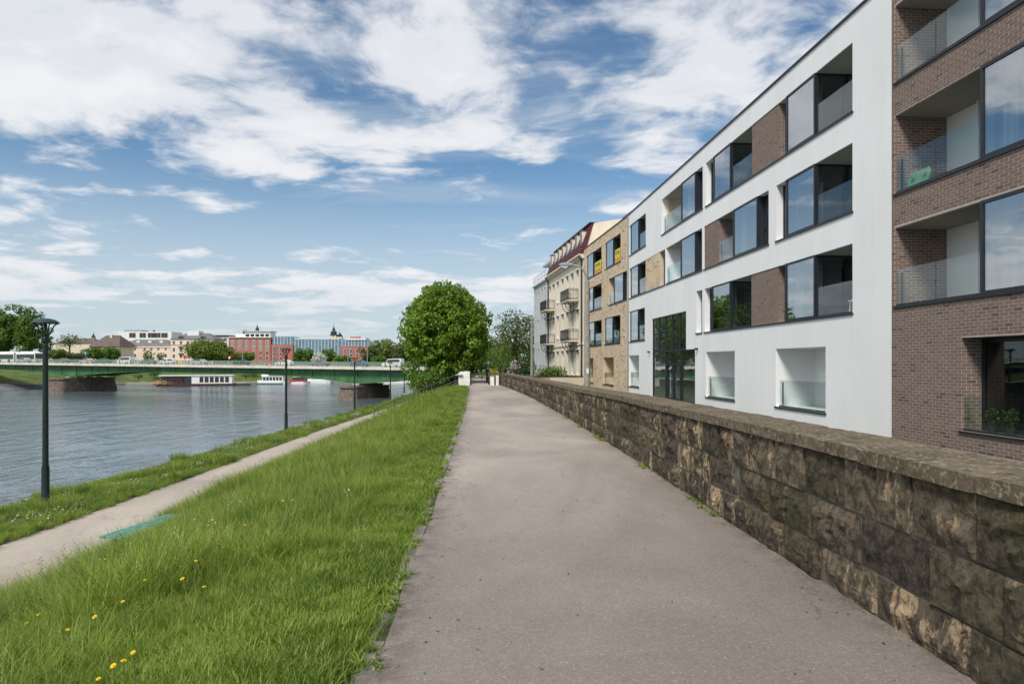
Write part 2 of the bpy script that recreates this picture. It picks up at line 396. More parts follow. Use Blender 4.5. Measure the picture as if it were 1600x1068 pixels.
def stonemat(name, cap=False):
    m, w, b = principled(name)
    oi = w.node('ShaderNodeObjectInfo').outputs['Random']
    P = wpos(w)
    sh = w.node('ShaderNodeVectorMath', operation='ADD'); w.l.new(P, sh.inputs[0])
    cb = w.node('ShaderNodeCombineXYZ'); w.put(cb.inputs[0], w.math('MULTIPLY', oi, 31.0)); w.put(cb.inputs[1], w.math('MULTIPLY', oi, 17.0)); w.put(cb.inputs[2], w.math('MULTIPLY', oi, 9.0))
    w.l.new(cb.outputs[0], sh.inputs[1]); Q = sh.outputs[0]
    n1 = w.noise(Q, 2.6, 8, 0.68, 0.6)
    fine = w.noise(Q, 26, 7, 0.72)
    if cap:
        c = w.mix(w.maprange(n1, 0.3, 0.7), (0.080, 0.064, 0.045), (0.165, 0.132, 0.092))
        c = w.mix(w.math('MULTIPLY', w.maprange(fine, 0.5, 0.66), 0.75), c, (0.40, 0.34, 0.22))
        c = w.mix(w.math('MULTIPLY', w.maprange(w.noise(Q, 9, 6, 0.7), 0.52, 0.68), 0.75), c, (0.045, 0.042, 0.030))
    else:
        oj = w.math('FRACT', w.math('MULTIPLY', oi, 13.7))
        base = w.mix(oi, (0.080, 0.067, 0.050), (0.190, 0.152, 0.106))
        base = w.mix(w.math('MULTIPLY', w.math('GREATER_THAN', oj, 0.72), 0.6), base, (0.095, 0.085, 0.050))
        mott = w.noise(Q, 11, 9, 0.76, 0.4)
        c = w.mix(w.maprange(mott, 0.40, 0.60), w.mix(0.75, base, (0.014, 0.012, 0.010)), base)
        c = w.mix(w.math('MULTIPLY', w.maprange(fine, 0.55, 0.72), 0.5), c, w.mix(0.5, base, (0.34, 0.27, 0.18)))
        # soot crust worn off: tan sandstone in upright streaks
        st = w.noise(w.mapping(Q, scale=(1.7, 1.7, 0.5)), 3.1, 8, 0.70, 0.4)
        lo = w.maprange(oj, 0, 1, 0.485, 0.63, False)
        tan = w.math('MULTIPLY', w.maprange(st, lo, w.math('ADD', lo, 0.09)), w.maprange(mott, 0.36, 0.54))
        c = w.mix(w.math('MULTIPLY', tan, 0.8), c, w.mix(w.noise(Q, 8, 3, 0.5), (0.44, 0.275, 0.140), (0.58, 0.46, 0.31)))
        # pale bloom
        pl = w.maprange(w.noise(Q, 5.2, 7, 0.7), 0.66, 0.78)
        c = w.mix(w.math('MULTIPLY', pl, 0.5), c, (0.34, 0.32, 0.28))
        # rust-brown and moss-green stains
        c = w.mix(w.math('MULTIPLY', w.maprange(w.noise(P, 1.3, 5, 0.6), 0.55, 0.72), 0.5), c, (0.105, 0.048, 0.018))
        c = w.mix(w.math('MULTIPLY', w.maprange(w.noise(P, 0.9, 5, 0.65, 0.3), 0.52, 0.7), 0.45), c, (0.060, 0.062, 0.024))
    w.put(b.inputs['Base Color'], c); b.inputs['Roughness'].default_value = 0.95; b.inputs['Specular IOR Level'].default_value = 0.2
    h = w.math('ADD', w.math('MULTIPLY', n1, 1.0), w.math('MULTIPLY', fine, 0.55))
    bump(w, b, h, 1.0, 0.035 if not cap else 0.016)
    return m
M['stone'] = stonemat('sooty_sandstone'); M['coping'] = stonemat('coping_stone', True)
M['joint'] = simple('lime_joint', (0.115, 0.10, 0.078), 0.95, 0.4, 7, bmp=0.4, bscale=60)

def grassmat(name, dark, light, dry):
    m, w, b = principled(name)
    a = w.node('ShaderNodeAttribute', attribute_name='tone').outputs['Fac']
    oi = w.node('ShaderNodeObjectInfo').outputs['Random']
    P = w.node('ShaderNodeObjectInfo').outputs['Location']
    pat = w.noise(P, 0.6, 5, 0.65)
    c = w.mix(w.math('ADD', w.math('MULTIPLY', w.maprange(pat, 0.36, 0.64), 0.45), w.math('MULTIPLY', w.math('POWER', oi, 1.6), 0.60)), dark, light)
    c = w.mix(w.maprange(a, 0.84, 0.95), c, dry)
    c = w.mix(w.math('MULTIPLY', a, 0.25), c, light)
    w.put(b.inputs['Base Color'], c); b.inputs['Roughness'].default_value = 0.5; b.inputs['Specular IOR Level'].default_value = 0.3
    t = w.node('ShaderNodeBsdfTranslucent'); w.put(t.inputs[0], w.mix(0.5, c, (0.20, 0.30, 0.02)))
    mx = w.node('ShaderNodeMixShader'); mx.inputs[0].default_value = 0.4
    w.l.new(b.outputs[0], mx.inputs[1]); w.l.new(t.outputs[0], mx.inputs[2]); w.l.new(mx.outputs[0], w.n['Material Output'].inputs[0])
    return m
M['grass'] = grassmat('meadow_grass', (0.038, 0.108, 0.013), (0.335, 0.445, 0.060), (0.52, 0.47, 0.20))

def watermat():
    m, w, b = principled('river_water')
    P = wpos(w)
    w.put(b.inputs['Base Color'], (0.105, 0.138, 0.162, 1)); b.inputs['Roughness'].default_value = 0.10
    b.inputs['IOR'].default_value = 1.5; b.inputs['Specular IOR Level'].default_value = 0.6
    n1 = w.noise(w.mapping(P, rot=(0, 0, R(25)), scale=(1.0, 0.5, 1)), 0.30, 5, 0.62, 0.3)
    calm = w.maprange(w.noise(w.mapping(P, rot=(0, 0, R(20)), scale=(0.5, 1.6, 1)), 0.018, 3, 0.5), 0.36, 0.62, 0.5, 1.0)
    bump(w, b, w.math('MULTIPLY', n1, calm), 1.0, 0.62)
    return m
M['water'] = watermat()

# ================================================================== photo pixel -> place
def on_z(px, py, z):
    """point at height z seen at this photo pixel"""
    Y = (HC - z) * FPX / (py - HY)
    return Vector(((px - CX) / FPX * Y, Y, z))
def at_Y(px, py, Y): return Vector(((px - CX) / FPX * Y, Y, HC + (HY - py) / FPX * Y))

# ================================================================== ground
_wl = np.polyfit([0, 3.5, 5, 7.8, 10.5, 13, 18, 28.5, 39, 50], [2.45, 2.43, 2.40, 2.31, 2.15, 1.98, 1.75, 1.25, 0.40, -0.75], 3)
_pe = np.polyfit([0, 3.8, 5.6, 8, 13.4, 36.7, 49], [-.62, -.75, -.83, -.90, -1.09, -2.38, -3.07], 2)
def wall_x(y): return float(np.polyval(_wl, min(y, 50.5)))          # face of the stone wall
def edge_x(y): return float(np.polyval(_pe, min(y, 50))) - max(0, y - 50) * 0.07   # left edge of the promenade
def low_z(y): return float(np.interp(y, [0, 15, 40, 55, 80, 140], [-2.1, -2.2, -2.4, -2.6, -2.8, -2.9]))
def low_in(y): return float(np.interp(y, [0, 11, 16, 40, 57, 140], [-7.5, -7.6, -8.2, -8.9, -9.3, -9.6]))
def low_out(y): return float(np.interp(y, [0, 15, 25, 41, 57, 140], [-10.8, -10.75, -11.05, -11.6, -11.9, -12.2]))
def bank_x(y): return float(np.interp(y, [0, 20, 30, 42, 140], [-14.6, -14.5, -14.4, -14.6, -16.0])) + 0.14 * mnoise.noise((y * 0.35, 3.1, 0)) + 0.07 * mnoise.noise((y * 1.7, 8.1, 0))
def slope_z(x, y):
    """surface of the grass bank between promenade and lower path"""
    e, li, lz = edge_x(y) - 0.16, low_in(y), low_z(y)
    t = min(1.0, max(0.0, (e - x) / (e - li)))
    f = 0.0 if t < 0.07 else ((t - 0.07) / 0.93)
    f = f * f * (0.45) + f * 0.55 if f < 1 else 1
    return -0.03 + (lz + 0.03) * f + 0.05 * mnoise.noise((x * 0.6, y * 0.6, 0)) * math.sin(math.pi * t)
def bank_z(x, y):
    t = (low_out(y) - x) / (low_out(y) - bank_x(y))
    return low_z(y) + 0.05 - 0.28 * max(0, t) ** 1.5 + 0.04 * mnoise.noise((x, y, 5))
ys = [-60, -30, -12] + [k * 0.75 - 6 for k in range(0, 78)] + [54, 58, 62, 68, 75, 85, 100, 120, 140]
mb = MB(); rows = []
for y in ys:
    e, li, lo, bx = edge_x(y), low_in(y), low_out(y), bank_x(y)
    pr = [(700, -0.42), (9.0, -0.42), (wall_x(y) + 0.30, -0.42), (wall_x(y) + 0.29, -0.05), (e + .4, -0.03), (e, -0.010)]
    for k in range(0, 15):
        x = (e - 0.16) + (li - e + 0.16) * k / 14; pr.append((x, slope_z(x, y)))
    pr += [(li - 0.05, low_z(y) - 0.03), (lo, low_z(y) - 0.03)]
    for k in range(1, 6):
        x = lo + (bx - lo) * k / 5; pr.append((x, bank_z(x, y)))
    pr += [(bx - 0.10, low_z(y) - 0.62), (bx - 1.5, low_z(y) - 1.9), (bx - 4.5, -6.6), (bx - 5, -8)]
    rows.append([(x, y, z) for x, z in pr])
n = len(rows[0])
for r in rows: mb.v.extend(r)
for i in range(len(rows) - 1):
    for j in range(n - 1):
        a = i * n + j; mb.f.append((a, a + n, a + n + 1, a + 1)); mb.m.append(0)
ground = mb.build('ground', [M['soil']], smooth=True); tag(ground, 'green bank falling from the promenade to the river', kind='structure')
# land beyond, right to the horizon, and the far side of the river
mb = MB()
near = [(-16, 140), (-6, 215), (60, 300), (260, 400), (3000, 1100)]
mb.add([(x, y, 0.0) for x, y in near] + [(9000, 1100, 0), (9000, 140, 0)], [(6, 5, 4, 3, 2, 1, 0)])
mb.add([(x, y, 0.0) for x, y in near] + [(x - 3, y + 1, -8.0) for x, y in near], [(i, i + 1, 6 + i, 5 + i) for i in range(4)])
near_land = mb.build('riverside_land', [M['bankturf']]); tag(near_land, kind='structure')
FB = [(-900, -700), (-330, -60), (-215, 120), (-160, 207), (-136, 240), (-97, 248), (-79, 263), (-51, 274), (10, 330), (120, 400), (320, 520), (3000, 1350)]
def fb_normal(i):
    a, b = Vector(FB[max(i - 1, 0)]), Vector(FB[min(i + 1, len(FB) - 1)]); t = (b - a).normalized()
    return Vector((-t.y, t.x))
mb = MB(); prof = [(0, -8.0), (0, -5.4), (0.8, -5.35), (4.0, -5.2), (16, -2.3), (26, -1.4), (40, 0.2), (60, 0.6), (9000, 1.0)]
for i, (x, y) in enumerate(FB):
    nn = fb_normal(i)
    for d, z in prof: mb.v.append((x + nn.x * d, y + nn.y * d, z))
k = len(prof)
for i in range(len(FB) - 1):
    for j in range(k - 1):
        a = i * k + j; mb.f.append((a, a + k, a + k + 1, a + 1)); mb.m.append(0 if j > 1 else 1)
far_bank = mb.build('far_bank', [M['bankturf'], M['concrete']], smooth=False); tag(far_bank, kind='structure')
mb = MB()
mb.quad((-1500, -800, -6), (3000, -800, -6), (3000, 1600, -6), (-1500, 1600, -6))
water = mb.build('river', [M['water']]); tag(water, 'grey-blue rippled river between the grassy bank and the bridge', kind='structure')

# promenade and lower path
def strip(name, m, xa, xb, z, y0, y1, step=0.5, nx=12):
    mb = MB(); n = int((y1 - y0) / step)
    for i in range(n + 1):
        y = y0 + (y1 - y0) * i / n; a, b = xa(y), xb(y)
        for j in range(nx + 1):
            t = j / nx
            jit = 0.028 * mnoise.noise((y * 2.3, 1.7, 0)) + 0.018 * mnoise.noise((y * 7.1, 4.7, 0)) if j == nx else 0.0
            x = a + (b - a) * t + jit
            zz = z(y) + 0.012 * mnoise.noise((x * 0.5, y * 0.22, 2.0))
            mb.v.append((x, y, zz))
    for i in range(n):
        for j in range(nx):
            a = i * (nx + 1) + j; mb.f.append((a, a + 1, a + nx + 2, a + nx + 1)); mb.m.append(0)
    o = mb.build(name, [m], smooth=True)
    rim = []
    for i in range(n + 1):
        y = y0 + (y1 - y0) * i / n; wd = abs(xb(y) - xa(y))
        for j in range(nx + 1): rim.append(1.0 if j in (0, nx) else 0.0)
    at = o.data.attributes.new('rim', 'FLOAT', 'POINT'); at.data.foreach_set('value', rim)
    return tag(o, kind='structure')
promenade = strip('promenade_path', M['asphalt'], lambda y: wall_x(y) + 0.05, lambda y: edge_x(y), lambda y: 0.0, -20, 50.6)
promenade['label'] = 'broad worn asphalt promenade running beside the stone wall'
lower = strip('lower_path', M['asphalt_low'], low_in, low_out, lambda y: low_z(y) + 0.012, -20, 130, 1.0)
lower['label'] = 'pale footpath on the lower bank beside the river'
mbx = MB()
def bp_(y): return edge_x(y) + 0.2
for o in (promenade, lower):
    o.data.flip_normals() if o.data.polygons[0].normal.z < 0 else None

# ================================================================== kerb line
kerb = thing('kerb', 'broken concrete edging half sunk in grass along the promenade', None, (edge_x(0), 0, 0)); kerb['kind'] = 'structure'
rng = random.Random(3)
y = -3.0
while y < 49.5:
    L = rng.uniform(0.8, 1.05); yc = y + L / 2
    mb = MB(); h = rng.uniform(-0.018, 0.006)
    a0, a1 = edge_x(y + 0.012), edge_x(y + L - 0.012)
    mb.hexa([(a0 - .105, y + .012, -.2), (a0 + .005, y + .012, -.2), (a1 + .005, y + L - .012, -.2), (a1 - .105, y + L - .012, -.2),
             (a0 - .10, y + .012, h), (a0 + .0, y + .012, h - .004), (a1 + .0, y + L - .012, h + rng.uniform(-.008, .008)), (a1 - .10, y + L - .012, h)])
    mb.build('kerb_stone', [M['kerb']], kerb)
    y += L

# ================================================================== stone wall
def wall_top(y): return float(np.interp(y, [-10, 6, 13, 18, 28, 51], [1.10, 1.09, 1.05, 0.985, 0.93, 0.91]))
def wall_frame(y):
    p = Vector((wall_x(y), y, 0)); q = Vector((wall_x(y + 0.05) , y + 0.05, 0))
    t = (q - p).normalized(); return p, t, Vector((-t.y, t.x, 0))     # face point, along, outwards (towards the path)
stonewall = thing('stone_wall', 'long weathered sandstone wall with flat coping along the promenade', 'wall', (wall_x(0) + .25, 0, 0))
mb = MB(); yy = [-8 + 0.5 * k for k in range(118)]
for y in yy:
    p, t, nrm = wall_frame(y); T = wall_top(y) - 0.105
    for d, z in ((-.012, -.4), (-.012, T), (-.47, T), (-.47, -.5)):
        q = p + nrm * d; mb.v.append((q.x, q.y, z))
for i in range(len(yy) - 1):
    for j in range(3):
        a = i * 4 + j; mb.f.append((a, a + 1, a + 5, a + 4)); mb.m.append(0)
mb.f.append((0, 1, 2, 3)); mb.m.append(0); e = (len(yy) - 1) * 4; mb.f.append((e + 3, e + 2, e + 1, e)); mb.m.append(0)
core = mb.build('wall_core', [M['joint']], stonewall)

def rock_mesh(seed, nx, nz, amp, cap=False):
    """unit block: x -0.5..0.5 along, y 0 (face) .. -1 (into the wall), z 0..1; face rough"""
    vs, fs = [], []
    rr = random.Random(seed)
    tilt = rr.uniform(-.012, .012)
    for k in range(nz + 1):
        for i in range(nx + 1):
            x, z = i / nx - 0.5, k / nz
            edge = min(1.0, min(i, nx - i, k, nz - k) / max(1, nx / 5.0)) if nx > 2 else 1
            b = mnoise.fractal((x * 2.2 + seed * 3.7, z * 1.6 + seed, seed * 1.3), 0.9, 2.0, 4) * amp * edge; b = max(b, -.10 * amp + .25 * b) + 0.018 * min(edge, 1) + tilt * x
            jx = rr.uniform(-.25, .25) / nx * (0.35 if i in (0, nx) else 0.8); jz = rr.uniform(-.25, .25) / nz * (0.15 if k in (0, nz) else 0.8)
            vs.append((x + (jx if 0 < i < nx else -abs(jx) * (1 if i else -1) * .6), b, z + (jz if 0 < k < nz else -abs(jz) * (1 if k else -1))))
    for k in range(nz):
        for i in range(nx):
            a = k * (nx + 1) + i; fs.append((a + 1, a, a + nx + 1, a + nx + 2))
    # back rim
    rim = [i for i in range(nx + 1)] + [k * (nx + 1) + nx for k in range(1, nz + 1)] + [nz * (nx + 1) + i for i in range(nx - 1, -1, -1)] + [k * (nx + 1) for k in range(nz - 1, 0, -1)]
    base = len(vs)
    for r_ in rim: v = vs[r_]; vs.append((v[0], -0.30, v[2]))
    m_ = len(rim)
    for j in range(m_): fs.append((rim[j], rim[(j + 1) % m_], base + (j + 1) % m_, base + j))
    me = bpy.data.meshes.new('stone'); me.from_pydata(vs, [], fs); me.materials.append(M['stone']); me.update()
    return me
near_rocks = [rock_mesh(k, 12, 9, 0.05) for k in range(10)]
mid_rocks = [rock_mesh(20 + k, 5, 4, 0.045) for k in range(8)]
rng = random.Random(11)
for course in range(3):
    y = -3.4 + course * 0.23
    while y < 50.3:
        far = max(0, y - 20) / 30
        L = rng.choice([0.38, 0.46, 0.55, 0.62, 0.75, 0.88]) * (1 + far * 0.45)
        yc = min(y + L / 2, 50.4); p, t, nrm = wall_frame(yc)
        T = wall_top(yc) - 0.105; hs = [0.30, 0.335, T - 0.635]
        z0 = [-0.02, 0.285, 0.625][course] ; h = [0.295, 0.33, T - 0.633][course]
        me = rng.choice(near_rocks if y < 12 else mid_rocks)
        q = p + nrm * rng.uniform(-.012, .012)
        o = link('stone', me, core, (q.x - OFF[stonewall].x, q.y - OFF[stonewall].y, z0 + .006), 0, ((L - .012) * rng.choice([1, 1, 1, -1]) * 1.0, 1.0, h - .010))
        o.rotation_euler = (0, 0, math.atan2(nrm.y, nrm.x) - math.pi / 2)
        if o.scale.x < 0: o.scale.x *= -1
        y += L
# coping stones
def cope_mesh(seed):
    rr = random.Random(seed); mb = MB(); nx, ny = 5, 4
    vs, fs = [], []
    for j in range(ny + 1):
        for i in range(nx + 1):
            x, y = i / nx - .5, 0.045 - (0.60) * j / ny
            z = 0.105 + 0.010 * mnoise.noise((x * 3 + seed * 5, y * 6, seed)) - (0.012 if j in (0, ny) else 0) - (0.006 if i in (0, nx) else 0)
            yy = y + (rr.uniform(-.008, .006) if j == 0 else 0)
            vs.append((x, yy, z))
    for j in range(ny):
        for i in range(nx):
            a = j * (nx + 1) + i; fs.append((a, a + nx + 1, a + nx + 2, a + 1))
    rim = [i for i in range(nx + 1)] + [j * (nx + 1) + nx for j in range(1, ny + 1)] + [ny * (nx + 1) + i for i in range(nx - 1, -1, -1)] + [j * (nx + 1) for j in range(ny - 1, 0, -1)]
    b = len(vs)
    for r_ in rim: v = vs[r_]; vs.append((v[0], v[1] * 0.985, 0.0))
    for j in range(len(rim)): fs.append((rim[(j + 1) % len(rim)], rim[j], b + j, b + (j + 1) % len(rim)))
    fs.append(tuple(b + j for j in range(len(rim))))
    me = bpy.data.meshes.new('coping_stone'); me.from_pydata(vs, [], fs); me.materials.append(M['coping']); me.update()
    # outward normals
    if me.polygons[0].normal.z < 0: me.flip_normals()
    return me
copes = [cope_mesh(k) for k in range(8)]
y = -6.0
while y < 50.4:
    L = rng.uniform(0.42, 0.62) * (1 + max(0, y - 20) / 50); yc = y + L / 2
    p, t, nrm = wall_frame(yc)
    o = link('coping_stone', rng.choice(copes), stonewall, (p.x - OFF[stonewall].x, p.y, wall_top(yc) - 0.105 + rng.uniform(-.004, .004)), math.atan2(nrm.y, nrm.x) - math.pi / 2 + rng.uniform(-.006, .006), (L - .018, 1, 1))
    y += L

# ================================================================== facades
class Fac:
    """upright facade line; s runs away from the camera, d outwards to the river"""
    def __init__(f, x0, y0, k):
        f.p = Vector((x0, y0, 0)); f.nm = math.sqrt(1 + k * k); f.k = k
        f.u = Vector((k, 1, 0)) / f.nm; f.n = Vector((-1, k, 0)) / f.nm
        f.rz = math.atan2(f.u.y, f.u.x)
        f.vp = CX + FPX * k; f.K = FPX * (x0 - k * y0)
    def P(f, s, d, z): q = f.p + f.u * s + f.n * d; return (q.x, q.y, z)
    def s(f, px): return (f.K / (px - f.vp) - f.p.y) * f.nm
    def box(f, mb, s0, s1, d0, d1, z0, z1, m=0):
        if s0 > s1: s0, s1 = s1, s0
        if d0 > d1: d0, d1 = d1, d0
        mb.hexa([f.P(s0, d0, z0), f.P(s1, d0, z0), f.P(s1, d1, z0), f.P(s0, d1, z0), f.P(s0, d0, z1), f.P(s1, d0, z1), f.P(s1, d1, z1), f.P(s0, d1, z1)], m)
def wall_grid(mb, F, s0, s1, z0, z1, openings, depth, m=0):
    zs = sorted({z0, z1} | {z for o in openings for z in o[2:4]})
    for a, b in zip(zs[:-1], zs[1:]):
        zm = (a + b) / 2
        cuts = sorted((max(o[0], s0), min(o[1], s1)) for o in openings if o[2] < zm < o[3])
        c = s0
        for l, r in cuts:
            if l > c + 1e-4: F.box(mb, c, l, -depth, 0, a, b, m)
            c = max(c, r)
        if s1 > c + 1e-4: F.box(mb, c, s1, -depth, 0, a, b, m)

BW, BH = 0.25, 0.0785
def lay_bricks(mb, org, u, n, width, z0, z1, holes=(), proud=0.003, each=None, pitch=(BW, BH)):
    """running-bond bricks on an upright plane: org + u*a + z, face proud along n"""
    bw, bh = pitch; j = int(math.floor(z0 / bh))
    while j * bh < z1:
        za, zb = max(j * bh + .0065, z0), min((j + 1) * bh - .0065, z1)
        if zb - za > 0.02:
            zm = (za + zb) / 2; segs = [(0.0, width)]
            for (l, r, hz0, hz1) in holes:
                if hz0 - .02 < zm < hz1 + .02:
                    segs = [q for (a, b) in segs for q in ((a, min(b, l)), (max(a, r), b)) if q[1] - q[0] > 0.01]
            for a, b in segs:
                i0 = int(math.floor(a / bw)) - 1
                for i in range(i0, int(b / bw) + 2):
                    x0 = i * bw + (bw / 2 if j % 2 else 0) + .009; x1 = x0 + bw - .018
                    full = x0 >= a and x1 <= b
                    x0, x1 = max(x0, a), min(x1, b)
                    if x1 - x0 < 0.03: continue
                    if each is not None and each(full, x0, x1, za, zb): continue
                    A = org + u * x0; B = org + u * x1; N = n * proud
                    mb.add([(A.x, A.y, za), (B.x, B.y, za), (B.x, B.y, zb), (A.x, A.y, zb),
                            (A.x + N.x, A.y + N.y, za), (B.x + N.x, B.y + N.y, za), (B.x + N.x, B.y + N.y, zb), (A.x + N.x, A.y + N.y, zb)],
                           [(4, 5, 6, 7), (0, 1, 5, 4), (2, 3, 7, 6), (1, 2, 6, 5), (3, 0, 4, 7)])
        j += 1

def ring(F, mb, s0, s1, d0, d1, z0, z1, w):
    F.box(mb, s0, s1, d0, d1, z0, z0 + w); F.box(mb, s0, s1, d0, d1, z1 - w, z1)
    F.box(mb, s0, s0 + w, d0, d1, z0 + w, z1 - w); F.box(mb, s1 - w, s1, d0, d1, z0 + w, z1 - w)
def glazing(B, F, s0, s1, d, z0, z1, w=0.06, cuts=(), zcuts=(), name='window', gm='glass'):
    """frame in the plane d with panes between the mullions"""
    mb = MB(); ring(F, mb, s0, s1, d - .07, d, z0, z1, w)
    ss = [s0 + w] + sorted(cuts) + [s1 - w]; zz = [z0 + w] + sorted(zcuts) + [z1 - w]
    for c in cuts: F.box(mb, c - w / 2, c + w / 2, d - .065, d - .004, z0 + w, z1 - w)
    for c in zcuts: F.box(mb, s0 + w, s1 - w, d - .062, d - .006, c - w / 2, c + w / 2)
    f = mb.build(name, [M['frame']], B)
    for a, b in zip(ss[:-1], ss[1:]):
        for p, q in zip(zz[:-1], zz[1:]):
            pm = MB(); F.box(pm, a, b, d - .045, d - .030, p, q); pm.build('pane', [M[gm]], f)
    return f
def side_glazing(B, F, s, d0, d1, z0, z1, cuts=()):
    """glass wall across the facade, at right angles to it, at position s"""
    mb = MB(); w = .07
    F.box(mb, s - .035, s + .035, d0, d1, z0, z0 + w); F.box(mb, s - .035, s + .035, d0, d1, z1 - w, z1)
    dd = [d0] + sorted(cuts) + [d1]
    for c in dd: F.box(mb, s - .033, s + .033, c - .04, c + .04, z0 + w, z1 - w)
    f = mb.build('window', [M['frame']], B)
    for a, b in zip(dd[:-1], dd[1:]):
        pm = MB(); F.box(pm, s - .008, s + .008, a + .04, b - .04, z0 + w, z1 - w); pm.build('pane', [M['side_glass']], f)
    return f
def balustrade(B, F, s0, s1, z0, h=0.98, d=-.04, parts=1, studs=True):
    mb = MB(); F.box(mb, s0, s1, d - .035, d + .035, z0, z0 + .05)
    if studs:
        for s in (s0 + .10, s1 - .10): F.box(mb, s - .012, s + .012, d - .09, d - .05, z0 + .05, z0 + h - .08)
    f = mb.build('balustrade', [M['frame']], B)
    for k in range(parts):
        a = s0 + (s1 - s0) * k / parts + .012; b = s0 + (s1 - s0) * (k + 1) / parts - .012
        pm = MB(); F.box(pm, a, b, d - .010, d + .010, z0 + .052, z0 + h); pm.build('glass_panel', [M['rail_glass']], f)
    return f
def curtain(B, F, s0, s1, d, z0, z1, mat='curtain', seed=0):
    mb = MB(); n = max(6, int((s1 - s0) / 0.035)); rr = random.Random(seed); ph = rr.uniform(0, 6)
    for i in range(n + 1):
        s = s0 + (s1 - s0) * i / n; dd = d + .03 * math.sin(i * 1.15 + ph) + .012 * math.sin(i * 2.9)
        mb.v.append(F.P(s, dd, z0)); mb.v.append(F.P(s, dd, z1))
    for i in range(n): mb.f.append((2 * i, 2 * i + 2, 2 * i + 3, 2 * i + 1)); mb.m.append(0)
    return mb.build('curtain', [M[mat]], B, smooth=True)
def sill(B, F, s0, s1, z):
    mb = MB(); F.box(mb, s0 - .05, s1 + .05, -.12, .045, z - .055, z - .004); return mb.build('sill', [M['sill']], B)

def bay(B, F, s0, s1, z0, z1, seed=0):
    """flush glazed room: one tall pane in the face"""
    f = glazing(B, F, s0, s1, .03, z0, z1, .07)
    rr = random.Random(seed)
    if rr.random() < .9:
        w = (s1 - s0) * rr.uniform(.18, .35)
        curtain(B, F, s0 + .12, s0 + .12 + w, -.32, z0 + .02, z1 - .03, 'curtain', seed)
    if rr.random() < .5:
        w = (s1 - s0) * rr.uniform(.15, .3)
        curtain(B, F, s1 - .12 - w, s1 - .12, -.32, z0 + .02, z1 - .03, 'curtain', seed + 50)
    return f
def niche(B, F, s0, s1, z0, z1, bayside):
    """narrow opening window set back beside the bay"""
    glazing(B, F, s0, s1, -.26, z0, z1, .07, (), (z0 + (z1 - z0) * .36,))
    mb = MB(); s = s1 if bayside > 0 else s0
    F.box(mb, s - .02, s + .02, -.30, .0, z0, z1); mb.build('bay_cheek', [M['frame']], B)
def recess(B, F, s0, s1, z0, z1, depth, bay_at, panels=1, backwall='wall_white', Dp=6.0, lining=None, solid=None):
    """balcony recess: back wall with a glazed door, soffit, balustrade; bay_at -1/+1 tells at which end the bay's side glass stands"""
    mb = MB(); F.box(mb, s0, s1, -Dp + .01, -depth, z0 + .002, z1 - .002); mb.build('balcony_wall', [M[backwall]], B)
    if s1 - s0 > 1.2:
        c = s0 + (s1 - s0) * (.25 if bay_at < 0 else .55)
        glazing(B, F, c, c + (s1 - s0) * .34, -depth + .05, z0 + .03, z1 - .06, .07, name='balcony_door')
    mb = MB(); F.box(mb, s0 + .004, s1 - .004, -depth + .004, -.02, z1 - .02, z1 - .004); mb.build('soffit', [M['soffit']], B)
    if bay_at: side_glazing(B, F, s0 if bay_at < 0 else s1, -depth + .05, -.06, z0, z1, (-depth * .72,) if depth > 1 else ())
    if bay_at < 0: balustrade(B, F, s0 + .04, s1 - .02, z0, parts=panels)
    else: balustrade(B, F, s0 + .02, s1 - .04, z0, parts=panels)
def brick_panel(B, F, s0, s1, z0, z1, mats, ends=True):
    """brick-faced pier in the window band"""
    if mats == 'beige':
        mb = MB(); F.box(mb, s0, s1, -6 + .01, -.015, z0, z1); p = mb.build('brick_pier', [M['brick_beige']], B); proud_bricks(p, F, s0, s1, z0, z1, -.015, 26, 5); return p
    mb = MB(); F.box(mb, s0, s1, -6 + .01, -.03, z0, z1); p = mb.build('brick_pier', [M['mortar']], B)
    bm = MB()
    lay_bricks(bm, Vector(F.P(s0, -.03, 0)), F.u, F.n, s1 - s0, z0, z1)
    lay_bricks(bm, Vector(F.P(s0, -1.5, 0)), F.n, -F.u, 1.47, z0, z1)        # end that looks at the camera
    o = bm.build('brick_facing', [M['brick_brown']], p); o['kind'] = 'stuff'
    return p
def proud_bricks(parent, F, s0, s1, z0, z1, d, per, seed, holes=()):
    bm = MB(); rr = random.Random(seed); n = int((s1 - s0) * (z1 - z0) * per / 10)
    for _ in range(n):
        j = int(rr.uniform(z0, z1 - BH) / BH) + 1; i = int(rr.uniform(s0, s1 - BW) / BW) + 1
        a = i * BW + (BW / 2 if j % 2 else 0); z = j * BH
        if a + BW > s1 or z + BH > z1 or a < s0: continue
        if any(h[0] - .3 < a + .12 < h[1] + .3 and h[2] - .1 < z < h[3] + .1 for h in holes): continue
        F.box(bm, a + .02, a + .02 + rr.choice([.115, .115, .21]), d, d + .02, z + .005, z + BH - .005)
    if bm.v: o = bm.build('proud_brick', [M['brick_odd']], parent); o['kind'] = 'stuff'

ZF = {1: (3.15, 5.22), 2: (6.18, 8.23), 3: (9.16, 11.22)}
ROOF = 12.06
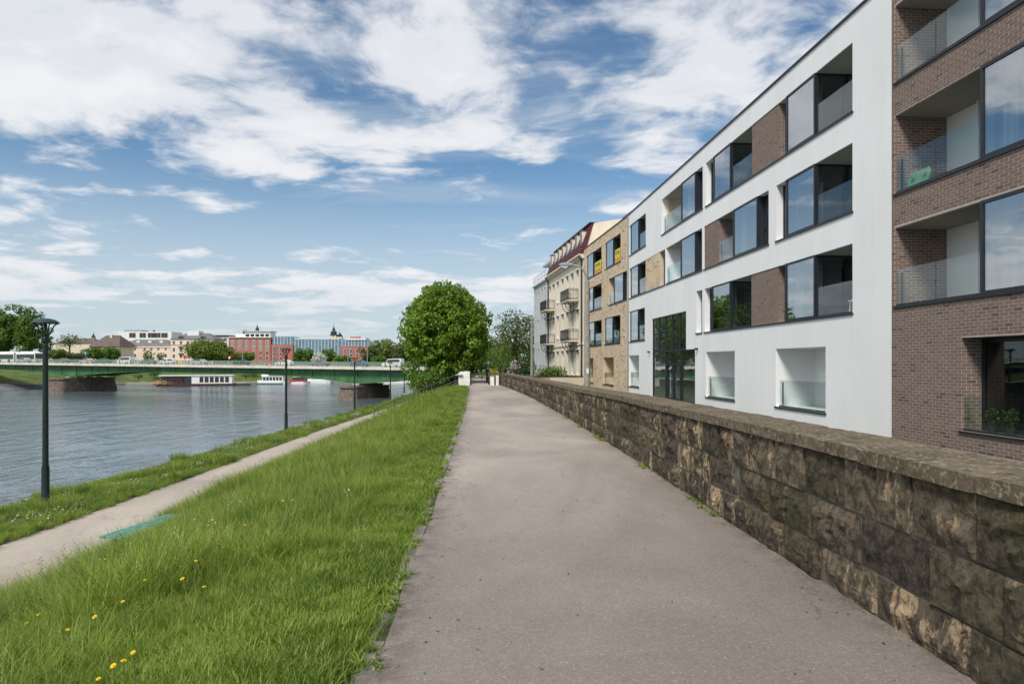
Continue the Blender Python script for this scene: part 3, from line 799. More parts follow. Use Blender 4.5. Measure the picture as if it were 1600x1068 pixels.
# ------------------------------------------------------------------ white building
FW = Fac(10.3, 18.55, -0.0706); S = FW.s
s_end = S(982)
white_b = thing('apartment_building', 'white rendered apartment block with black-framed glass bays above the stone wall', 'building', (10.5, 33, -.42), 'modern apartment blocks')
strips = {
 3: [(S(1332), S(1103)), (S(1098), S(1034)), (S(1009), S(983.5))],
 2: [(S(1332), S(1213)), (S(1201), S(1100)), (S(1097), S(1041)), (S(1039), S(983.5))],
 1: [(S(1332), S(1101)), (S(1097), S(1088)), (S(1007.5), S(983.5))]}
op = [(a, b, *ZF[f]) for f in strips for a, b in strips[f]]
logs = [(S(1290), S(1212)), (S(1148), S(1103)), (S(998.5), S(982.5))]
op += [(a, b, 0.05, 2.18) for a, b in logs]
EN = (S(1086), S(1019)); EN2 = (S(1072), S(1019))
op += [(EN[0], EN[1], -0.40, 2.36), (EN2[0], EN2[1], 2.36, 4.37)]
mb = MB(); wall_grid(mb, FW, 0.0, s_end, -0.42, ROOF, op, 6.0)
FW.box(mb, 0, s_end, -6.3, -6.002, -0.42, ROOF)
wall_w = mb.build('wall', [M['wall_white']], white_b)
mb = MB(); FW.box(mb, -.02, s_end + .02, -.5, .05, ROOF + .002, ROOF + .07); mb.build('parapet_cap', [M['sill']], white_b)
for f in strips:
    for a, b in strips[f]: sill(white_b, FW, a, b, ZF[f][0])
sd = 0
def unit_R(B, F, f, pxs, **kw):            # near end first: balcony, bay, niche
    global sd; sd += 1
    z0, z1 = ZF[f]; a, b, c, d = [F.s(p) for p in pxs]
    recess(B, F, a, b, z0, z1, 1.5, +1, **kw); bay(B, F, b, c, z0, z1, sd); 
    if d - c > .25: niche(B, F, c, d, z0, z1, -1)
def unit_L(B, F, f, pxs, **kw):            # near end first: niche, bay, balcony
    global sd; sd += 1
    z0, z1 = ZF[f]; a, b, c, d = [F.s(p) for p in pxs]
    niche(B, F, a, b, z0, z1, +1); bay(B, F, b, c, z0, z1, sd); recess(B, F, c, d, z0, z1, 1.5, -1, **kw)
unit_R(white_b, FW, 3, (1332, 1274, 1229, 1216)); brick_panel(white_b, FW, S(1216), S(1174), *ZF[3], 'brown'); unit_R(white_b, FW, 3, (1174, 1142, 1115, 1103))
unit_L(white_b, FW, 3, (1098, 1087, 1065, 1036)); unit_R(white_b, FW, 3, (1009, 998, 986, 983.5))
mb = MB(); FW.box(mb, S(1036) + .002, S(1034) - .002, -6, -.3, *ZF[3]); mb.build('brick_lining', [M['brick_beige']], white_b)
unit_R(white_b, FW, 2, (1332, 1274, 1229, 1213)); unit_L(white_b, FW, 2, (1201, 1184, 1146, 1122)); brick_panel(white_b, FW, S(1122), S(1100), *ZF[2], 'brown')
unit_L(white_b, FW, 2, (1097, 1087, 1064, 1041)); niche(white_b, FW, S(1039), S(1030.5), *ZF[2], -1); brick_panel(white_b, FW, S(1030.5), S(1008.5), *ZF[2], 'beige'); unit_R(white_b, FW, 2, (1008.5, 997.5, 986, 983.5))
unit_R(white_b, FW, 1, (1332, 1274, 1228, 1215)); brick_panel(white_b, FW, S(1215), S(1173), *ZF[1], 'brown'); unit_R(white_b, FW, 1, (1173, 1141.5, 1113, 1101))
niche(white_b, FW, S(1097), S(1088), *ZF[1], -1); unit_R(white_b, FW, 1, (1007.5, 997.5, 985.5, 983.5))
for i, (a, b) in enumerate(logs):
    mb = MB(); FW.box(mb, a, b, -5.99, -1.5, .052, 2.178); mb.build('loggia_wall', [M['wall_white']], white_b)
    glazing(white_b, FW, a + (b - a) * .3, a + (b - a) * .75, -1.45, .08, 2.05, .07, name='loggia_door')
    sill(white_b, FW, a, b, .05); balustrade(white_b, FW, a + .05, b - (.25 if i < 2 else .4), .05, parts=2 if i < 2 else 1)
# entrance: tall glazed screen
e0, e1, u0 = EN[0], EN[1], EN2[0]
mb = MB(); fr = .07
ring(FW, mb, e0, e1, -.16, -.03, -.42, 2.36, fr); ring(FW, mb, u0, e1, -.16, -.03, 2.36, 4.37, fr)
lower_c = [e0 + (e1 - e0) * .30, e0 + (e1 - e0) * .66]; upper_c = [u0 + (e1 - u0) * k / 5 for k in (1, 2, 3, 4)]
for c in lower_c: FW.box(mb, c - .045, c + .045, -.155, -.034, -.35, 2.29)
for c in upper_c: FW.box(mb, c - .035, c + .035, -.155, -.034, 2.43, 4.30)
screen = mb.build('entrance_screen', [M['frame']], white_b)
ss = [e0 + fr] + lower_c + [e1 - fr]
for k, (a, b) in enumerate(zip(ss[:-1], ss[1:])):
    if k == 1:
        pm = MB(); FW.box(pm, a, b, -.11, -.09, 1.62, 2.29); pm.build('pane', [M['glass']], screen)
    else: pm = MB(); FW.box(pm, a, b, -.11, -.09, -.35, 2.29); pm.build('pane', [M['glass']], screen)
ss = [u0 + fr] + upper_c + [e1 - fr]
for a, b in zip(ss[:-1], ss[1:]): pm = MB(); FW.box(pm, a, b, -.11, -.09, 2.43, 4.30); pm.build('pane', [M['glass']], screen)
da, db = lower_c[0] + .05, lower_c[1] - .05
mb = MB(); ring(FW, mb, da, db, -.19, -.02, -.40, 1.62, .11); FW.box(mb, (da + db) / 2 - .05, (da + db) / 2 + .05, -.18, -.025, -.29, 1.51); door = mb.build('door', [M['frame']], white_b)
for a, b in ((da + .11, (da + db) / 2 - .05), ((da + db) / 2 + .05, db - .11)): pm = MB(); FW.box(pm, a, b, -.12, -.10, -.29, 1.51); pm.build('pane', [M['glass']], door)
mb = MB(); q = (da + db) / 2 + .14; mb.tube([FW.P(q, .05, -.05), FW.P(q, .05, 1.1)], .02, 8); FW.box(mb, q - .01, q + .01, -.03, .05, .1, .13); FW.box(mb, q - .01, q + .01, -.03, .05, .9, .93); mb.build('handle', [M['greymetal']], door)
# downpipe at the far end of the white face
mb = MB(); s = s_end - .06; mb.tube([FW.P(s, .06, -.3), FW.P(s, .06, ROOF - .1)], .045, 8); mb.build('downpipe', [M['greymetal']], white_b)
# small wall lamps
for px in (1015, 1090):
    mb = MB(); s = S(px); FW.box(mb, s - .06, s + .06, 0, .14, 2.30, 2.40); mb.build('wall_light', [M['frame']], white_b)

# ------------------------------------------------------------------ brown brick building
brown_b = thing('apartment_building', 'brown brick apartment block with glass balustrades at the frame edge', 'building', (10.9, 14, -.42), 'modern apartment blocks')
b0 = -9.5
bz = {1: (3.18, 5.28), 2: (6.20, 8.30), 3: (9.18, 11.25)}
bal0, bal1, bay0 = S(1533), S(1398), S(1700)
opb = [(bay0 - .9, bal1, *bz[f]) for f in bz]
g0, g1 = S(1680), S(1501); opb.append((g0, g1, .075, 2.24))
mb = MB(); FBk = Fac(10.3 + .012, 18.55, -0.0706)     # set back a little from the white face
wall_grid(mb, FBk, b0, -.003, -0.42, ROOF + .3, opb, 6.0)
FBk.box(mb, b0, -.003, -6.3, -6.002, -0.42, ROOF + .3)
wall_b = mb.build('wall', [M['mortar']], brown_b)
mb = MB(); FBk.box(mb, b0, -.01, -.5, .05, ROOF + .302, ROOF + .36); mb.build('parapet_cap', [M['sill']], brown_b)
singles = []
def pick(full, x0, x1, za, zb):
    s = b0 + (x0 + x1) / 2; p = Vector(FBk.P(s, 0, (za + zb) / 2)); px, py = CX + FPX * p.x / p.y, HY - FPX * (p.z - HC) / p.y
    if full and -20 < px < 1596 and 4 < py < 712 and px > 1440:
        singles.append((p.y, s, (za + zb) / 2)); 
    return False
bm = MB(); holes = [(a - b0, b - b0, c, d) for a, b, c, d in opb]
lay_bricks(MB(), Vector(FBk.P(b0, 0, 0)), FBk.u, FBk.n, -b0 - .01, -.4, ROOF + .3, holes, each=pick)
singles.sort(); chosen = {(round(s, 3), round(z, 3)) for _, s, z in singles[:300]}
def skip(full, x0, x1, za, zb): return full and (round(b0 + (x0 + x1) / 2, 3), round((za + zb) / 2, 3)) in chosen
lay_bricks(bm, Vector(FBk.P(b0, 0, 0)), FBk.u, FBk.n, -b0 - .01, -.4, ROOF + .3, holes, each=skip)
for f in bz: lay_bricks(bm, Vector(FBk.P(bal1, -1.46, 0)), FBk.n, -FBk.u, 1.46, bz[f][0], bz[f][1])
lay_bricks(bm, Vector(FBk.P(g1, -.5, 0)), FBk.n, -FBk.u, .5, .08, 2.24)
fac_bricks = bm.build('brick_facing', [M['brick_brown']], wall_b); fac_bricks['kind'] = 'stuff'
# pieces keep clear of the recess planes
one = MB(); one.box(-.116, .116, -.002, .003, -.03275, .03275); one_me = one.mesh('brick', [M['brick_brown']])
for _, s, z in singles[:300]:
    p = Vector(FBk.P(s, 0, z)); link('brick', one_me, wall_b, tuple(p - OFF[wall_b]), FBk.rz)
for f in bz:
    z0, z1 = bz[f]
    sill(brown_b, FBk, bay0 - .9, bal1, z0)
    mb = MB(); FBk.box(mb, bal0, bal1, -5.99, -1.46, z0 + .002, z1 - .002); mb.build('balcony_wall', [M['wall_white']], brown_b)
    mb = MB(); FBk.box(mb, bal0 + .01, bal1 - .004, -1.45, -.02, z1 - .02, z1 - .004); mb.build('soffit', [M['soffit']], brown_b)
    glazing(brown_b, FBk, bal0 + .25, bal0 + 1.35, -1.41, z0 + .04, z1 - .08, .08, name='balcony_door')
    mb = MB(); FBk.box(mb, bal0 + 1.75, bal0 + 1.80, -1.44, -1.30, z0 + .01, z1 - .03); mb.build('downpipe', [M['white']], brown_b)
    balustrade(brown_b, FBk, bal0 + .05, bal1 - .03, z0, .98, parts=2)
    side_glazing(brown_b, FBk, bal0, -1.42, -.06, z0, z1, (-.75,))
    glazing(brown_b, FBk, bay0, bal0, .04, z0, z1, .08, (bay0 + (bal0 - bay0) * .12,))
    curtain(brown_b, FBk, bal0 - .62, bal0 - .22, -.35, z0 + .02, z1 - .03, 'curtain', 70 + f); curtain(brown_b, FBk, bal0 - 1.9, bal0 - .95, -.35, z0 + .02, z1 - .03, 'curtain', 80 + f)
    glazing(brown_b, FBk, bay0 - .9, bay0, -.26, z0, z1, .07)
sill(brown_b, FBk, g0, g1, .075)
glazing(brown_b, FBk, g0, g1, -.50, .09, 2.22, .09, (g0 + (g1 - g0) * .58, ), gm='side_glass')
curtain(brown_b, FBk, g0 + (g1 - g0) * .60, g1 - .1, -.72, .1, 2.2, 'curtain_dark', 91)
curtain(brown_b, FBk, g0 + .1, g0 + (g1 - g0) * .5, -.72, .1, 2.2, 'curtain', 92)
balustrade(brown_b, FBk, g0 + .05, g1 - .03, .075, .82, -.06, parts=2, studs=False)

# ------------------------------------------------------------------ beige brick building
FE = Fac(8.2, 48.3, -0.1125); E = FE.s; s_be = E(912)
beige_b = thing('apartment_building', 'beige brick apartment block with scattered darker bricks beyond the white one', 'building', (7.6, 55, -.42), 'modern apartment blocks')
est = {3: [(E(969.7), E(945.5)), (E(940), E(916.5))], 2: [(E(979.5), E(951)), (E(940), E(915))], 1: [(E(969.3), E(944.3)), (E(940), E(915))]}
ope = [(a, b, *ZF[f]) for f in est for a, b in est[f]]
gl = [(E(959), E(942.4)), (E(927), E(914))]; ope += [(a, b, -.05, 2.1) for a, b in gl]
mb = MB(); FE.box(mb, 0.01, s_be, -6.3, -6.002, -.42, ROOF - .02); wall_grid(mb, FE, 0.01, s_be, -.42, ROOF - .02, ope, 6.0)
wall_e = mb.build('wall', [M['brick_beige']], beige_b); proud_bricks(wall_e, FE, 0.05, s_be, -.4, ROOF - .1, 0, 30, 8, ope)
mb = MB(); FE.box(mb, 0.03, s_be + .02, -.5, .05, ROOF - .018, ROOF + .05); mb.build('parapet_cap', [M['sill']], beige_b)
for f in est:
    for a, b in est[f]: sill(beige_b, FE, a, b, ZF[f][0])
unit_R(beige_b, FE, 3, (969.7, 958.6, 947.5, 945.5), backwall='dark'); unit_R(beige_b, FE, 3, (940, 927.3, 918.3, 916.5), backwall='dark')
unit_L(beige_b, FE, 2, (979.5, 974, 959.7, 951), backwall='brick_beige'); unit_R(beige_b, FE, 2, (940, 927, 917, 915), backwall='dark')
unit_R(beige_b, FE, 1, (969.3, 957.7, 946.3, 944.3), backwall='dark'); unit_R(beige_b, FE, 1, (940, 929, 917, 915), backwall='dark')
for a, b in gl:
    mb = MB(); FE.box(mb, a, b, -5.99, -1.4, -.048, 2.098); mb.build('loggia_wall', [M['brick_beige']], beige_b)
    sill(beige_b, FE, a, b, -.05); balustrade(beige_b, FE, a + .05, b - .3, -.05)
# yellow banners tied to the two top balconies
def bannermat():
    m, w, b = principled('banner_print')
    P = coords(w, 'Generated'); sp = w.node('ShaderNodeSeparateXYZ'); w.l.new(P, sp.inputs[0])
    c = w.mix(w.maprange(sp.outputs[2], 0.25, 0.7), (0.75, 0.38, 0.02), (0.72, 0.66, 0.03))
    rows_ = w.ramp(sp.outputs[2], [(0.0, 0), (0.12, 0), (0.13, .6), (0.26, .6), (0.27, 0), (0.56, 0), (0.57, 1), (0.86, 1), (0.87, 0), (1, 0)], 'CONSTANT')
    ch = w.math('GREATER_THAN', w.math('FRACT', w.math('MULTIPLY', sp.outputs[1], 6.5)), 0.3)
    inn = w.math('MULTIPLY', w.math('GREATER_THAN', sp.outputs[1], .1), w.math('LESS_THAN', sp.outputs[1], .9))
    c = w.mix(w.math('MULTIPLY', w.math('MULTIPLY', rows_, ch), inn), c, (0.05, 0.07, 0.03))
    w.put(b.inputs['Base Color'], c); b.inputs['Roughness'].default_value = 0.6
    return m
M['banner'] = bannermat()
for a, b, lab in ((E(969.5), E(961.5), 'yellow printed banner on the top balcony nearer the white block'), (E(939.6), E(930), 'yellow printed banner on the top balcony behind the street lamp')):
    mb = MB(); c0 = Vector(FE.P(a, .0, ZF[3][0] + .02))
    n = 8
    for i in range(n + 1):
        for zz in (0.03, 1.0): mb.v.append(FE.P(a + (b - a) * i / n, .02 + .015 * math.sin(i * 1.9), ZF[3][0] + zz))
    for i in range(n + 1):
        for zz in (0.03, 1.0): mb.v.append(FE.P(a + (b - a) * i / n, .012 + .015 * math.sin(i * 1.9), ZF[3][0] + zz))
    o_ = 2 * (n + 1)
    for i in range(n): mb.f += [(2 * i, 2 * i + 1, 2 * i + 3, 2 * i + 2), (o_ + 2 * i + 2, o_ + 2 * i + 3, o_ + 2 * i + 1, o_ + 2 * i)]; mb.m += [0, 0]
    o = mb.build('banner', [M['banner']], None, c0); tag(o, lab, 'banner', 'banners on the beige block')

# ================================================================== old tenement with mansard
FO = Fac(6.56, 62.6, -0.136); O = FO.s; so = O(857.5)
old_b = thing('tenement_house', 'cream old tenement with dark red mansard and iron balconies beyond the beige block', 'building', (6, 70, 0))
cols = [O(p) for p in (902.5, 894, 886.5, 879, 871.5, 865, 859.6)]
rowz = [(0.55, 2.9), (4.3, 6.75), (8.2, 10.45)]
opo = []
for ci, c in enumerate(cols):
    w = 0.5 if ci not in (1, 5) else 0.55
    for r_, (a, b) in enumerate(rowz):
        door_ = r_ > 0 and ci in (0, 1, 5, 6)
        opo.append((c - w, c + w, a - (.55 if door_ else 0), b))
CORN = 11.25
mb = MB(); wall_grid(mb, FO, 0, so, -.4, CORN, opo, 0.4); FO.box(mb, 0, so, -11, -.402, -.4, CORN)
wall_o = mb.build('wall', [M['cream']], old_b)
for a, b, c, d in opo:
    mb = MB(); FO.box(mb, a, b, -.40, -.22, c, d); f = mb.build('window', [M['white']], old_b)
    w = (b - a); pm = MB()
    for l, r in ((a + .07, a + w / 2 - .035), (a + w / 2 + .035, b - .07)):
        FO.box(pm, l, r, -.22, -.205, c + .08, c + (d - c) * .66); FO.box(pm, l, r, -.22, -.205, c + (d - c) * .70, d - .08)
    pm.build('pane', [M['door_glass']], f)
    mb = MB(); FO.box(mb, a - .1, b + .1, 0, .09, d + .02, d + .12); FO.box(mb, a - .08, b + .08, 0, .07, c - .10, c - .01); mb.build('moulding', [M['cream']], old_b)
mb = MB()
for k, (dd, zz) in enumerate(((.18, 0), (.32, .12), (.48, .26))): FO.box(mb, -.15, so + .1, -.3, dd, CORN + zz + .002, CORN + zz + .12)
FO.box(mb, 0, so, 0, .08, 3.35, 3.55); mb.build('cornice', [M['cream']], old_b)
mb = MB(); ZM0, ZM1 = CORN + .385, 14.45
mb.prism([(.35, ZM0), (-.75, ZM1), (-4, ZM1), (-4, ZM0)], lambda a, b, t: FO.P(t, a, b), -.05, so)
roof_m = mb.build('mansard_roof', [M['mansard']], old_b)
for k in range(8):
    s = so * (k + .62) / 8.1; mb = MB()
    FO.box(mb, s - .42, s + .42, -1.6, -.08, ZM0 + .30, ZM1 - .50); d_ = mb.build('dormer', [M['cream']], old_b)
    pm = MB(); FO.box(pm, s - .30, s + .30, -.08, -.065, ZM0 + .45, ZM1 - .65); pm.build('pane', [M['door_glass']], d_)
    pm = MB(); FO.box(pm, s - .50, s + .50, -1.6, -.02, ZM1 - .498, ZM1 - .42); pm.build('dormer_roof', [M['mansard']], d_)
# tile courses on the mansard
mb = MB()
for k in range(11):
    z = ZM0 + .1 + k * .27; dd = .35 - 1.1 * (z - ZM0) / (ZM1 - ZM0)
    FO.box(mb, -.08, so, dd - .05, dd + .035, z, z + .05)
t_ = mb.build('tile_course', [M['mansard']], roof_m); t_['kind'] = 'stuff'
mb = MB(); FO.box(mb, -.12, so + .1, -4.2, -.55, ZM1 + .002, ZM1 + .12); mb.build('roof_edge', [M['iron']], old_b)
# gable wall and tiled main roof behind
mb = MB()
mb.prism([(-.1, -.4), (-.1, CORN + .3), (-.95, ZM1), (-9.5, ZM1 + 1.55), (-11, ZM1 + 1.6), (-11, -.4)], lambda a, b, t: FO.P(t, a, b), -.32, -.003)
mb.build('gable', [M['cream']], old_b)
mb = MB(); A = [FO.P(1.5, -3.6, ZM1 + .1), FO.P(so - 2, -3.6, ZM1 + .1), FO.P(so - 6, -8.5, ZM1 + 4.1), FO.P(5.5, -8.5, ZM1 + 4.1), FO.P(1.5, -11, ZM1 + .1), FO.P(so - 2, -11, ZM1 + .1)]
mb.add(A, [(0, 3, 2, 1), (0, 4, 3), (3, 4, 5, 2), (1, 2, 5), (0, 1, 5, 4)]); roof_t = mb.build('roof', [M['redtile']], old_b)
mb = MB()
for k in range(14):
    t = (k + .5) / 14
    a = Vector(A[0]).lerp(Vector(A[3]), t); b = Vector(A[4]).lerp(Vector(A[3]), t)
    mb.tube([a + Vector((0, -.03, .03)), b + Vector((0, -.03, .03))], .05, 5)
    a2 = Vector(A[1]).lerp(Vector(A[2]), t); mb.tube([a + Vector((-.03, 0, .03)), a2 + Vector((-.03, 0, .03))], .05, 5)
t_ = mb.build('tile_course', [M['redtile']], roof_t); t_['kind'] = 'stuff'
mb = MB(); q = FO.P(1.2, -9.7, 0); mb.box(q[0] - .4, q[0] + .4, q[1] - .3, q[1] + .3, ZM1, ZM1 + 2.5); mb.box(q[0] - .48, q[0] + .48, q[1] - .38, q[1] + .38, ZM1 + 2.502, ZM1 + 2.65); mb.build('chimney', [M['white_plaster']], old_b)
mb = MB(); q = FO.P(2.2, -8.5, 0); z = ZM1 + 2.0
mb.tube([(q[0], q[1], z - 1), (q[0], q[1], z + 1.9)], .05, 6); mb.box(q[0] - .16, q[0] + .16, q[1] - .06, q[1] + .06, z + 1.1, z + 1.8); mb.box(q[0] - .4, q[0] + .4, q[1] - .03, q[1] + .03, z + 1.25, z + 1.31)
mb.build('antenna', [M['greymetal']], old_b)
def drain(s, name='downpipe'):
    mb = MB(); mb.tube([FO.P(s, .12, -.3), FO.P(s, .12, CORN - .1), FO.P(s, .36, CORN + .25)], .07, 8); mb.build(name, [M['iron']], old_b)
drain(.35); drain(so - .2)
def iron_balcony(s0, s1, z):
    mb = MB(); FO.box(mb, s0, s1, .0, 1.0, z - .14, z); FO.box(mb, s0 - .05, s1 + .05, .0, 1.06, z - .06, z - .002 + .01); b_ = mb.build('balcony', [M['cream']], old_b)
    mb = MB()
    def bars(p, q, n):
        p, q = Vector(p), Vector(q)
        for zz in (.08, .18, .92, 1.08): mb.tube([p + Vector((0, 0, zz)), q + Vector((0, 0, zz))], .022, 4)
        for i in range(n + 1):
            c = p.lerp(q, i / n); mb.tube([c + Vector((0, 0, .02)), c + Vector((0, 0, 1.06))], .03 if i in (0, n) else .014, 4)
    bars(FO.P(s0, .03, z), FO.P(s0, .97, z), 7); bars(FO.P(s0, .97, z), FO.P(s1, .97, z), 22); bars(FO.P(s1, .97, z), FO.P(s1, .03, z), 7)
    mb.build('railing', [M['iron']], b_)
    for s in (s0 + .3, (s0 + s1) / 2, s1 - .3):
        mb = MB(); pts = []
        for i in range(7):
            a = i / 6 * math.pi / 2; pts.append(FO.P(s, .92 * (1 - math.cos(a)) + .02 if False else .9 * math.sin(a) , z - .16 - .85 * math.cos(a)))
        mb.tube(pts, .035, 5); mb.tube([FO.P(s, .03, z - 1.05), FO.P(s, .03, z - .15)], .03, 5); mb.tube([FO.P(s, .03, z - .5), FO.P(s, .55, z - .3)], .02, 5)
        mb.build('bracket', [M['iron']], b_)
iron_balcony(O(903.6), O(903.6) + 3.5, 7.62); iron_balcony(O(903.6), O(903.6) + 3.5, 3.78)
iron_balcony(O(866.6), O(866.6) + 3.6, 7.58); iron_balcony(O(866.6), O(866.6) + 3.6, 3.80)
# next house, pale grey
grey_b = thing('corner_house', 'narrow pale grey house end behind the old tenement', 'building', (3.4, 85, 0))
FG = Fac(*FO.P(so + .15, .2, 0)[:2], -0.136)
og = [(a, a + .75, b, b + 2.6) for a in (1.0, 2.9, 5.2, 7.2) for b in (.8, 4.4, 8.0)]
mb = MB(); wall_grid(mb, FG, 0, 9, -.4, 11.3, og, .3); FG.box(mb, 0, 9, -10, -.302, -.4, 11.3)
M['paleblue'] = simple('pale_grey_render', (0.50, 0.53, 0.53), 0.85, .05, 1)
mb.build('wall', [M['paleblue']], grey_b)
for a, b, c, d in og:
    mb = MB(); FG.box(mb, a, b, -.3, -.2, c, d); mb.build('window', [M['door_glass']], grey_b)
mb = MB(); FG.box(mb, -.1, 9.1, -.5, .25, 11.302, 11.5); mb.build('cornice', [M['paleblue']], grey_b)
mb = MB(); FG.box(mb, 0.5, 8, -6, -2.2, 11.5, 13.9); FG.box(mb, .2, 8.4, -6.2, -1.0, 13.902, 14.2); mb.build('attic', [M['paleblue']], grey_b)
mb = MB()
for s in np.linspace(0, 9, 10): mb.tube([FG.P(s, .1, 11.5), FG.P(s, .1, 12.5)], .025, 5)
for z in (12.0, 12.5): mb.tube([FG.P(0, .1, z), FG.P(9, .1, z)], .025, 5)
mb.build('terrace_railing', [M['greymetal']], grey_b)

# ================================================================== end of the promenade
def garden_wall():
    t = thing('garden_wall', 'low cream wall with dark coping behind the far end of the stone wall', 'wall', (4.5, 58, -.42))
    pts = [Vector((1.55, 60.5, 0)), Vector((3.4, 61.6, 0)), Vector((6.45, 61.9, 0))]
    mb, cb = MB(), MB()
    for a, b in zip(pts[:-1], pts[1:]):
        d = (b - a).normalized(); n = Vector((d.y, -d.x, 0))
        for m_, o, z0, z1 in ((mb, .12, -.42, .42), (cb, .17, .422, .50)):
            c = [a + n * o, b + n * o, b - n * o, a - n * o]; m_.hexa([(p.x, p.y, z0) for p in c] + [(p.x, p.y, z1) for p in c])
    mb.build('wall_body', [M['creamwall']], t); cb.build('coping', [M['iron']], t)
garden_wall()
# white gate pillar and its wing
gp = thing('gate_pillar', 'white plastered wall block beside the gate, at the promenade end', 'pillar', (-3.6, 50.9, 0))
mb = MB(); mb.prism([(-3.95, -.6), (-3.12, -.6), (-3.12, 1.02), (-3.75, 1.02), (-4.0, .92)], lambda a, b, t: (a, t, b), 50.7, 51.25); mb.build('pillar_body', [M['white_plaster']], gp, bevel=.03)
mb = MB(); mb.box(-4.18, -3.66, 50.55, 51.3, .72, .82); mb.build('ledge', [M['greymetal']], gp, bevel=.01)
mb = MB(); mb.box(-3.10, -3.04, 50.75, 51.2, -.05, 1.0); mb.build('gate_post', [M['iron']], gp)
gp2 = thing('gate_pillar', 'slim pale pillar at the far tip of the stone wall', 'pillar', (-1.3, 51, 0))
mb = MB(); mb.box(-1.62, -1.32, 50.9, 51.3, -.1, .70); mb.box(-1.20, -.98, 50.8, 51.25, -.1, .72); mb.build('pillar_body', [M['white_plaster']], gp2, bevel=.02)
mb = MB(); mb.box(-1.66, -1.28, 50.86, 51.34, .702, .76); mb.build('cap', [M['kerb']], gp2)
mb = MB(); mb.box(-1.31, -1.21, 50.95, 51.2, -.05, .60); mb.build('gate_leaf', [M['iron']], gp2)
fen = thing('metal_fence', 'dark metal fence running back from the gate opening', 'fence', (-1.9, 56, 0))
mb = MB()
for i in range(34):
    y = 51.6 + i * .3; x = -1.72 - (y - 51.6) * .06; mb.box(x - .02, x + .02, y - .05, y + .05, -.05, 1.12)
o = mb.build('picket', [M['iron']], fen); o['kind'] = 'stuff'
mb = MB()
for z in (.15, .98): mb.hexa([(-1.75, 51.6, z), (-1.71, 51.6, z), (-2.33, 61.6, z), (-2.37, 61.6, z), (-1.75, 51.6, z + .06), (-1.71, 51.6, z + .06), (-2.33, 61.6, z + .06), (-2.37, 61.6, z + .06)])
mb.build('rail', [M['iron']], fen)
lane = MB()
lane.add([(-3.05, 50.6, -.001), (-1.0, 50.6, -.001), (-2.0, 64, .03), (-1.5, 90, .1), (-4.5, 90, .1), (-4.2, 64, .03)], [(0, 1, 2, 5), (5, 2, 3, 4)])
o = lane.build('lane', [M['asphalt_low']]); tag(o, kind='structure')
bw = thing('boundary_wall', 'white boundary wall along the lane behind the gate', 'wall', (-4.2, 60, 0))
mb = MB(); mb.hexa([(-3.75, 54, -.3), (-3.5, 54, -.3), (-4.05, 66, -.3), (-4.3, 66, -.3), (-3.75, 54, 1.0), (-3.5, 54, 1.0), (-4.05, 66, .95), (-4.3, 66, .95)]); mb.build('wall_body', [M['white_plaster']], bw)
mb = MB(); mb.hexa([(-3.78, 53.9, 1.0), (-3.46, 53.9, 1.0), (-4.0, 66.1, .952), (-4.34, 66.1, .952), (-3.78, 53.9, 1.06), (-3.46, 53.9, 1.06), (-4.0, 66.1, 1.01), (-4.34, 66.1, 1.01)]); mb.build('coping', [M['kerb']], bw)
# flight of steps with green handrail down to the lower path
st = thing('stairs', 'concrete steps with green handrail down the grass bank at its far end', 'stairs', (-6.8, 51.6, -1.3))
mb = MB(); n = 15
for i in range(n):
    x1 = -4.05 - i * .40; z1 = -.03 - i * .168
    mb.box(x1 - .40, x1, 50.8, 52.6, z1 - .6, z1)
mb.build('step_flight', [M['kerb']], st)
M['railgreen'] = simple('green_rail_paint', (0.012, 0.045, 0.035), .45, .15, 6)
mb = MB(); top = Vector((-4.12, 50.7, .80)); bot = Vector((-10.15, 50.75, -1.72))
mb.tube([top, bot, bot + Vector((-.15, 0, -.75))], .03, 8); mb.tube([top - Vector((0, 0, .42)), bot - Vector((0, 0, .42))], .022, 6); mb.build('handrail', [M['railgreen']], st)
for t in (.02, .27, .52, .77, .97):
    p = top.lerp(bot, t); mb = MB(); mb.tube([p - Vector((0, 0, 1.0)), p], .028, 6); mb.build('post', [M['railgreen']], st)

# ================================================================== lamps
def street_lamp(name, label, base, h, arm, group, lean=0.0):
    t = thing(name, label, 'street lamp', base, group); b = Vector(base)
    hp = h * 0.875
    mb = MB(); mb.tube([b, b + Vector((0, 0, hp * .5)), b + Vector((lean, 0, hp))], [.14, .12, .10], 12); mb.build('pole', [M['concrete']], t, smooth=False)
    mb = MB(); top = b + Vector((lean, 0, hp - .15)); pts = [top]
    for i in range(0, 9):
        a = math.pi * i / 8 * .52; r = h * .11
        pts.append(top + Vector((-(r * .8) * (1 - math.cos(a)), 0, .15 + r * math.sin(a))))
    end = pts[-1] + Vector((-arm * .10, 0, .02)); pts.append(end)
    mb.tube(pts, .04, 8); mb.tube([top + Vector((0, 0, -.1)), top + Vector((0, 0, .2))], .085, 10); mb.build('arm', [M['greymetal']], t)
    mb = MB(); L = arm * .65
    mb.prism([(0.05, -.05), (0.05, .07), (-L * .5, .10), (-L, .05), (-L, -.03), (-L * .55, -.06)], lambda a_, c_, tt: tuple(end + Vector((a_, tt, c_))), -.13, .13)
    hd = mb.build('lamp_head', [M['greymetal']], t, bevel=.02)
    mb = MB(); mb.prism([(-.15, -.06), (-L * .55, -.065), (-L * .9, -.035), (-L * .85, -.10), (-L * .45, -.15), (-.2, -.11)], lambda a_, c_, tt: tuple(end + Vector((a_, tt, c_))), -.11, .11)
    mb.build('lens', [M['opal']], hd)
    return t
p1 = (917.5 - CX) / FPX * 30
l1 = street_lamp('street_lamp', 'concrete street lamp with curved arm in front of the beige block', (p1, 30, -.42), 6.45, .85, 'street lamps behind the wall')
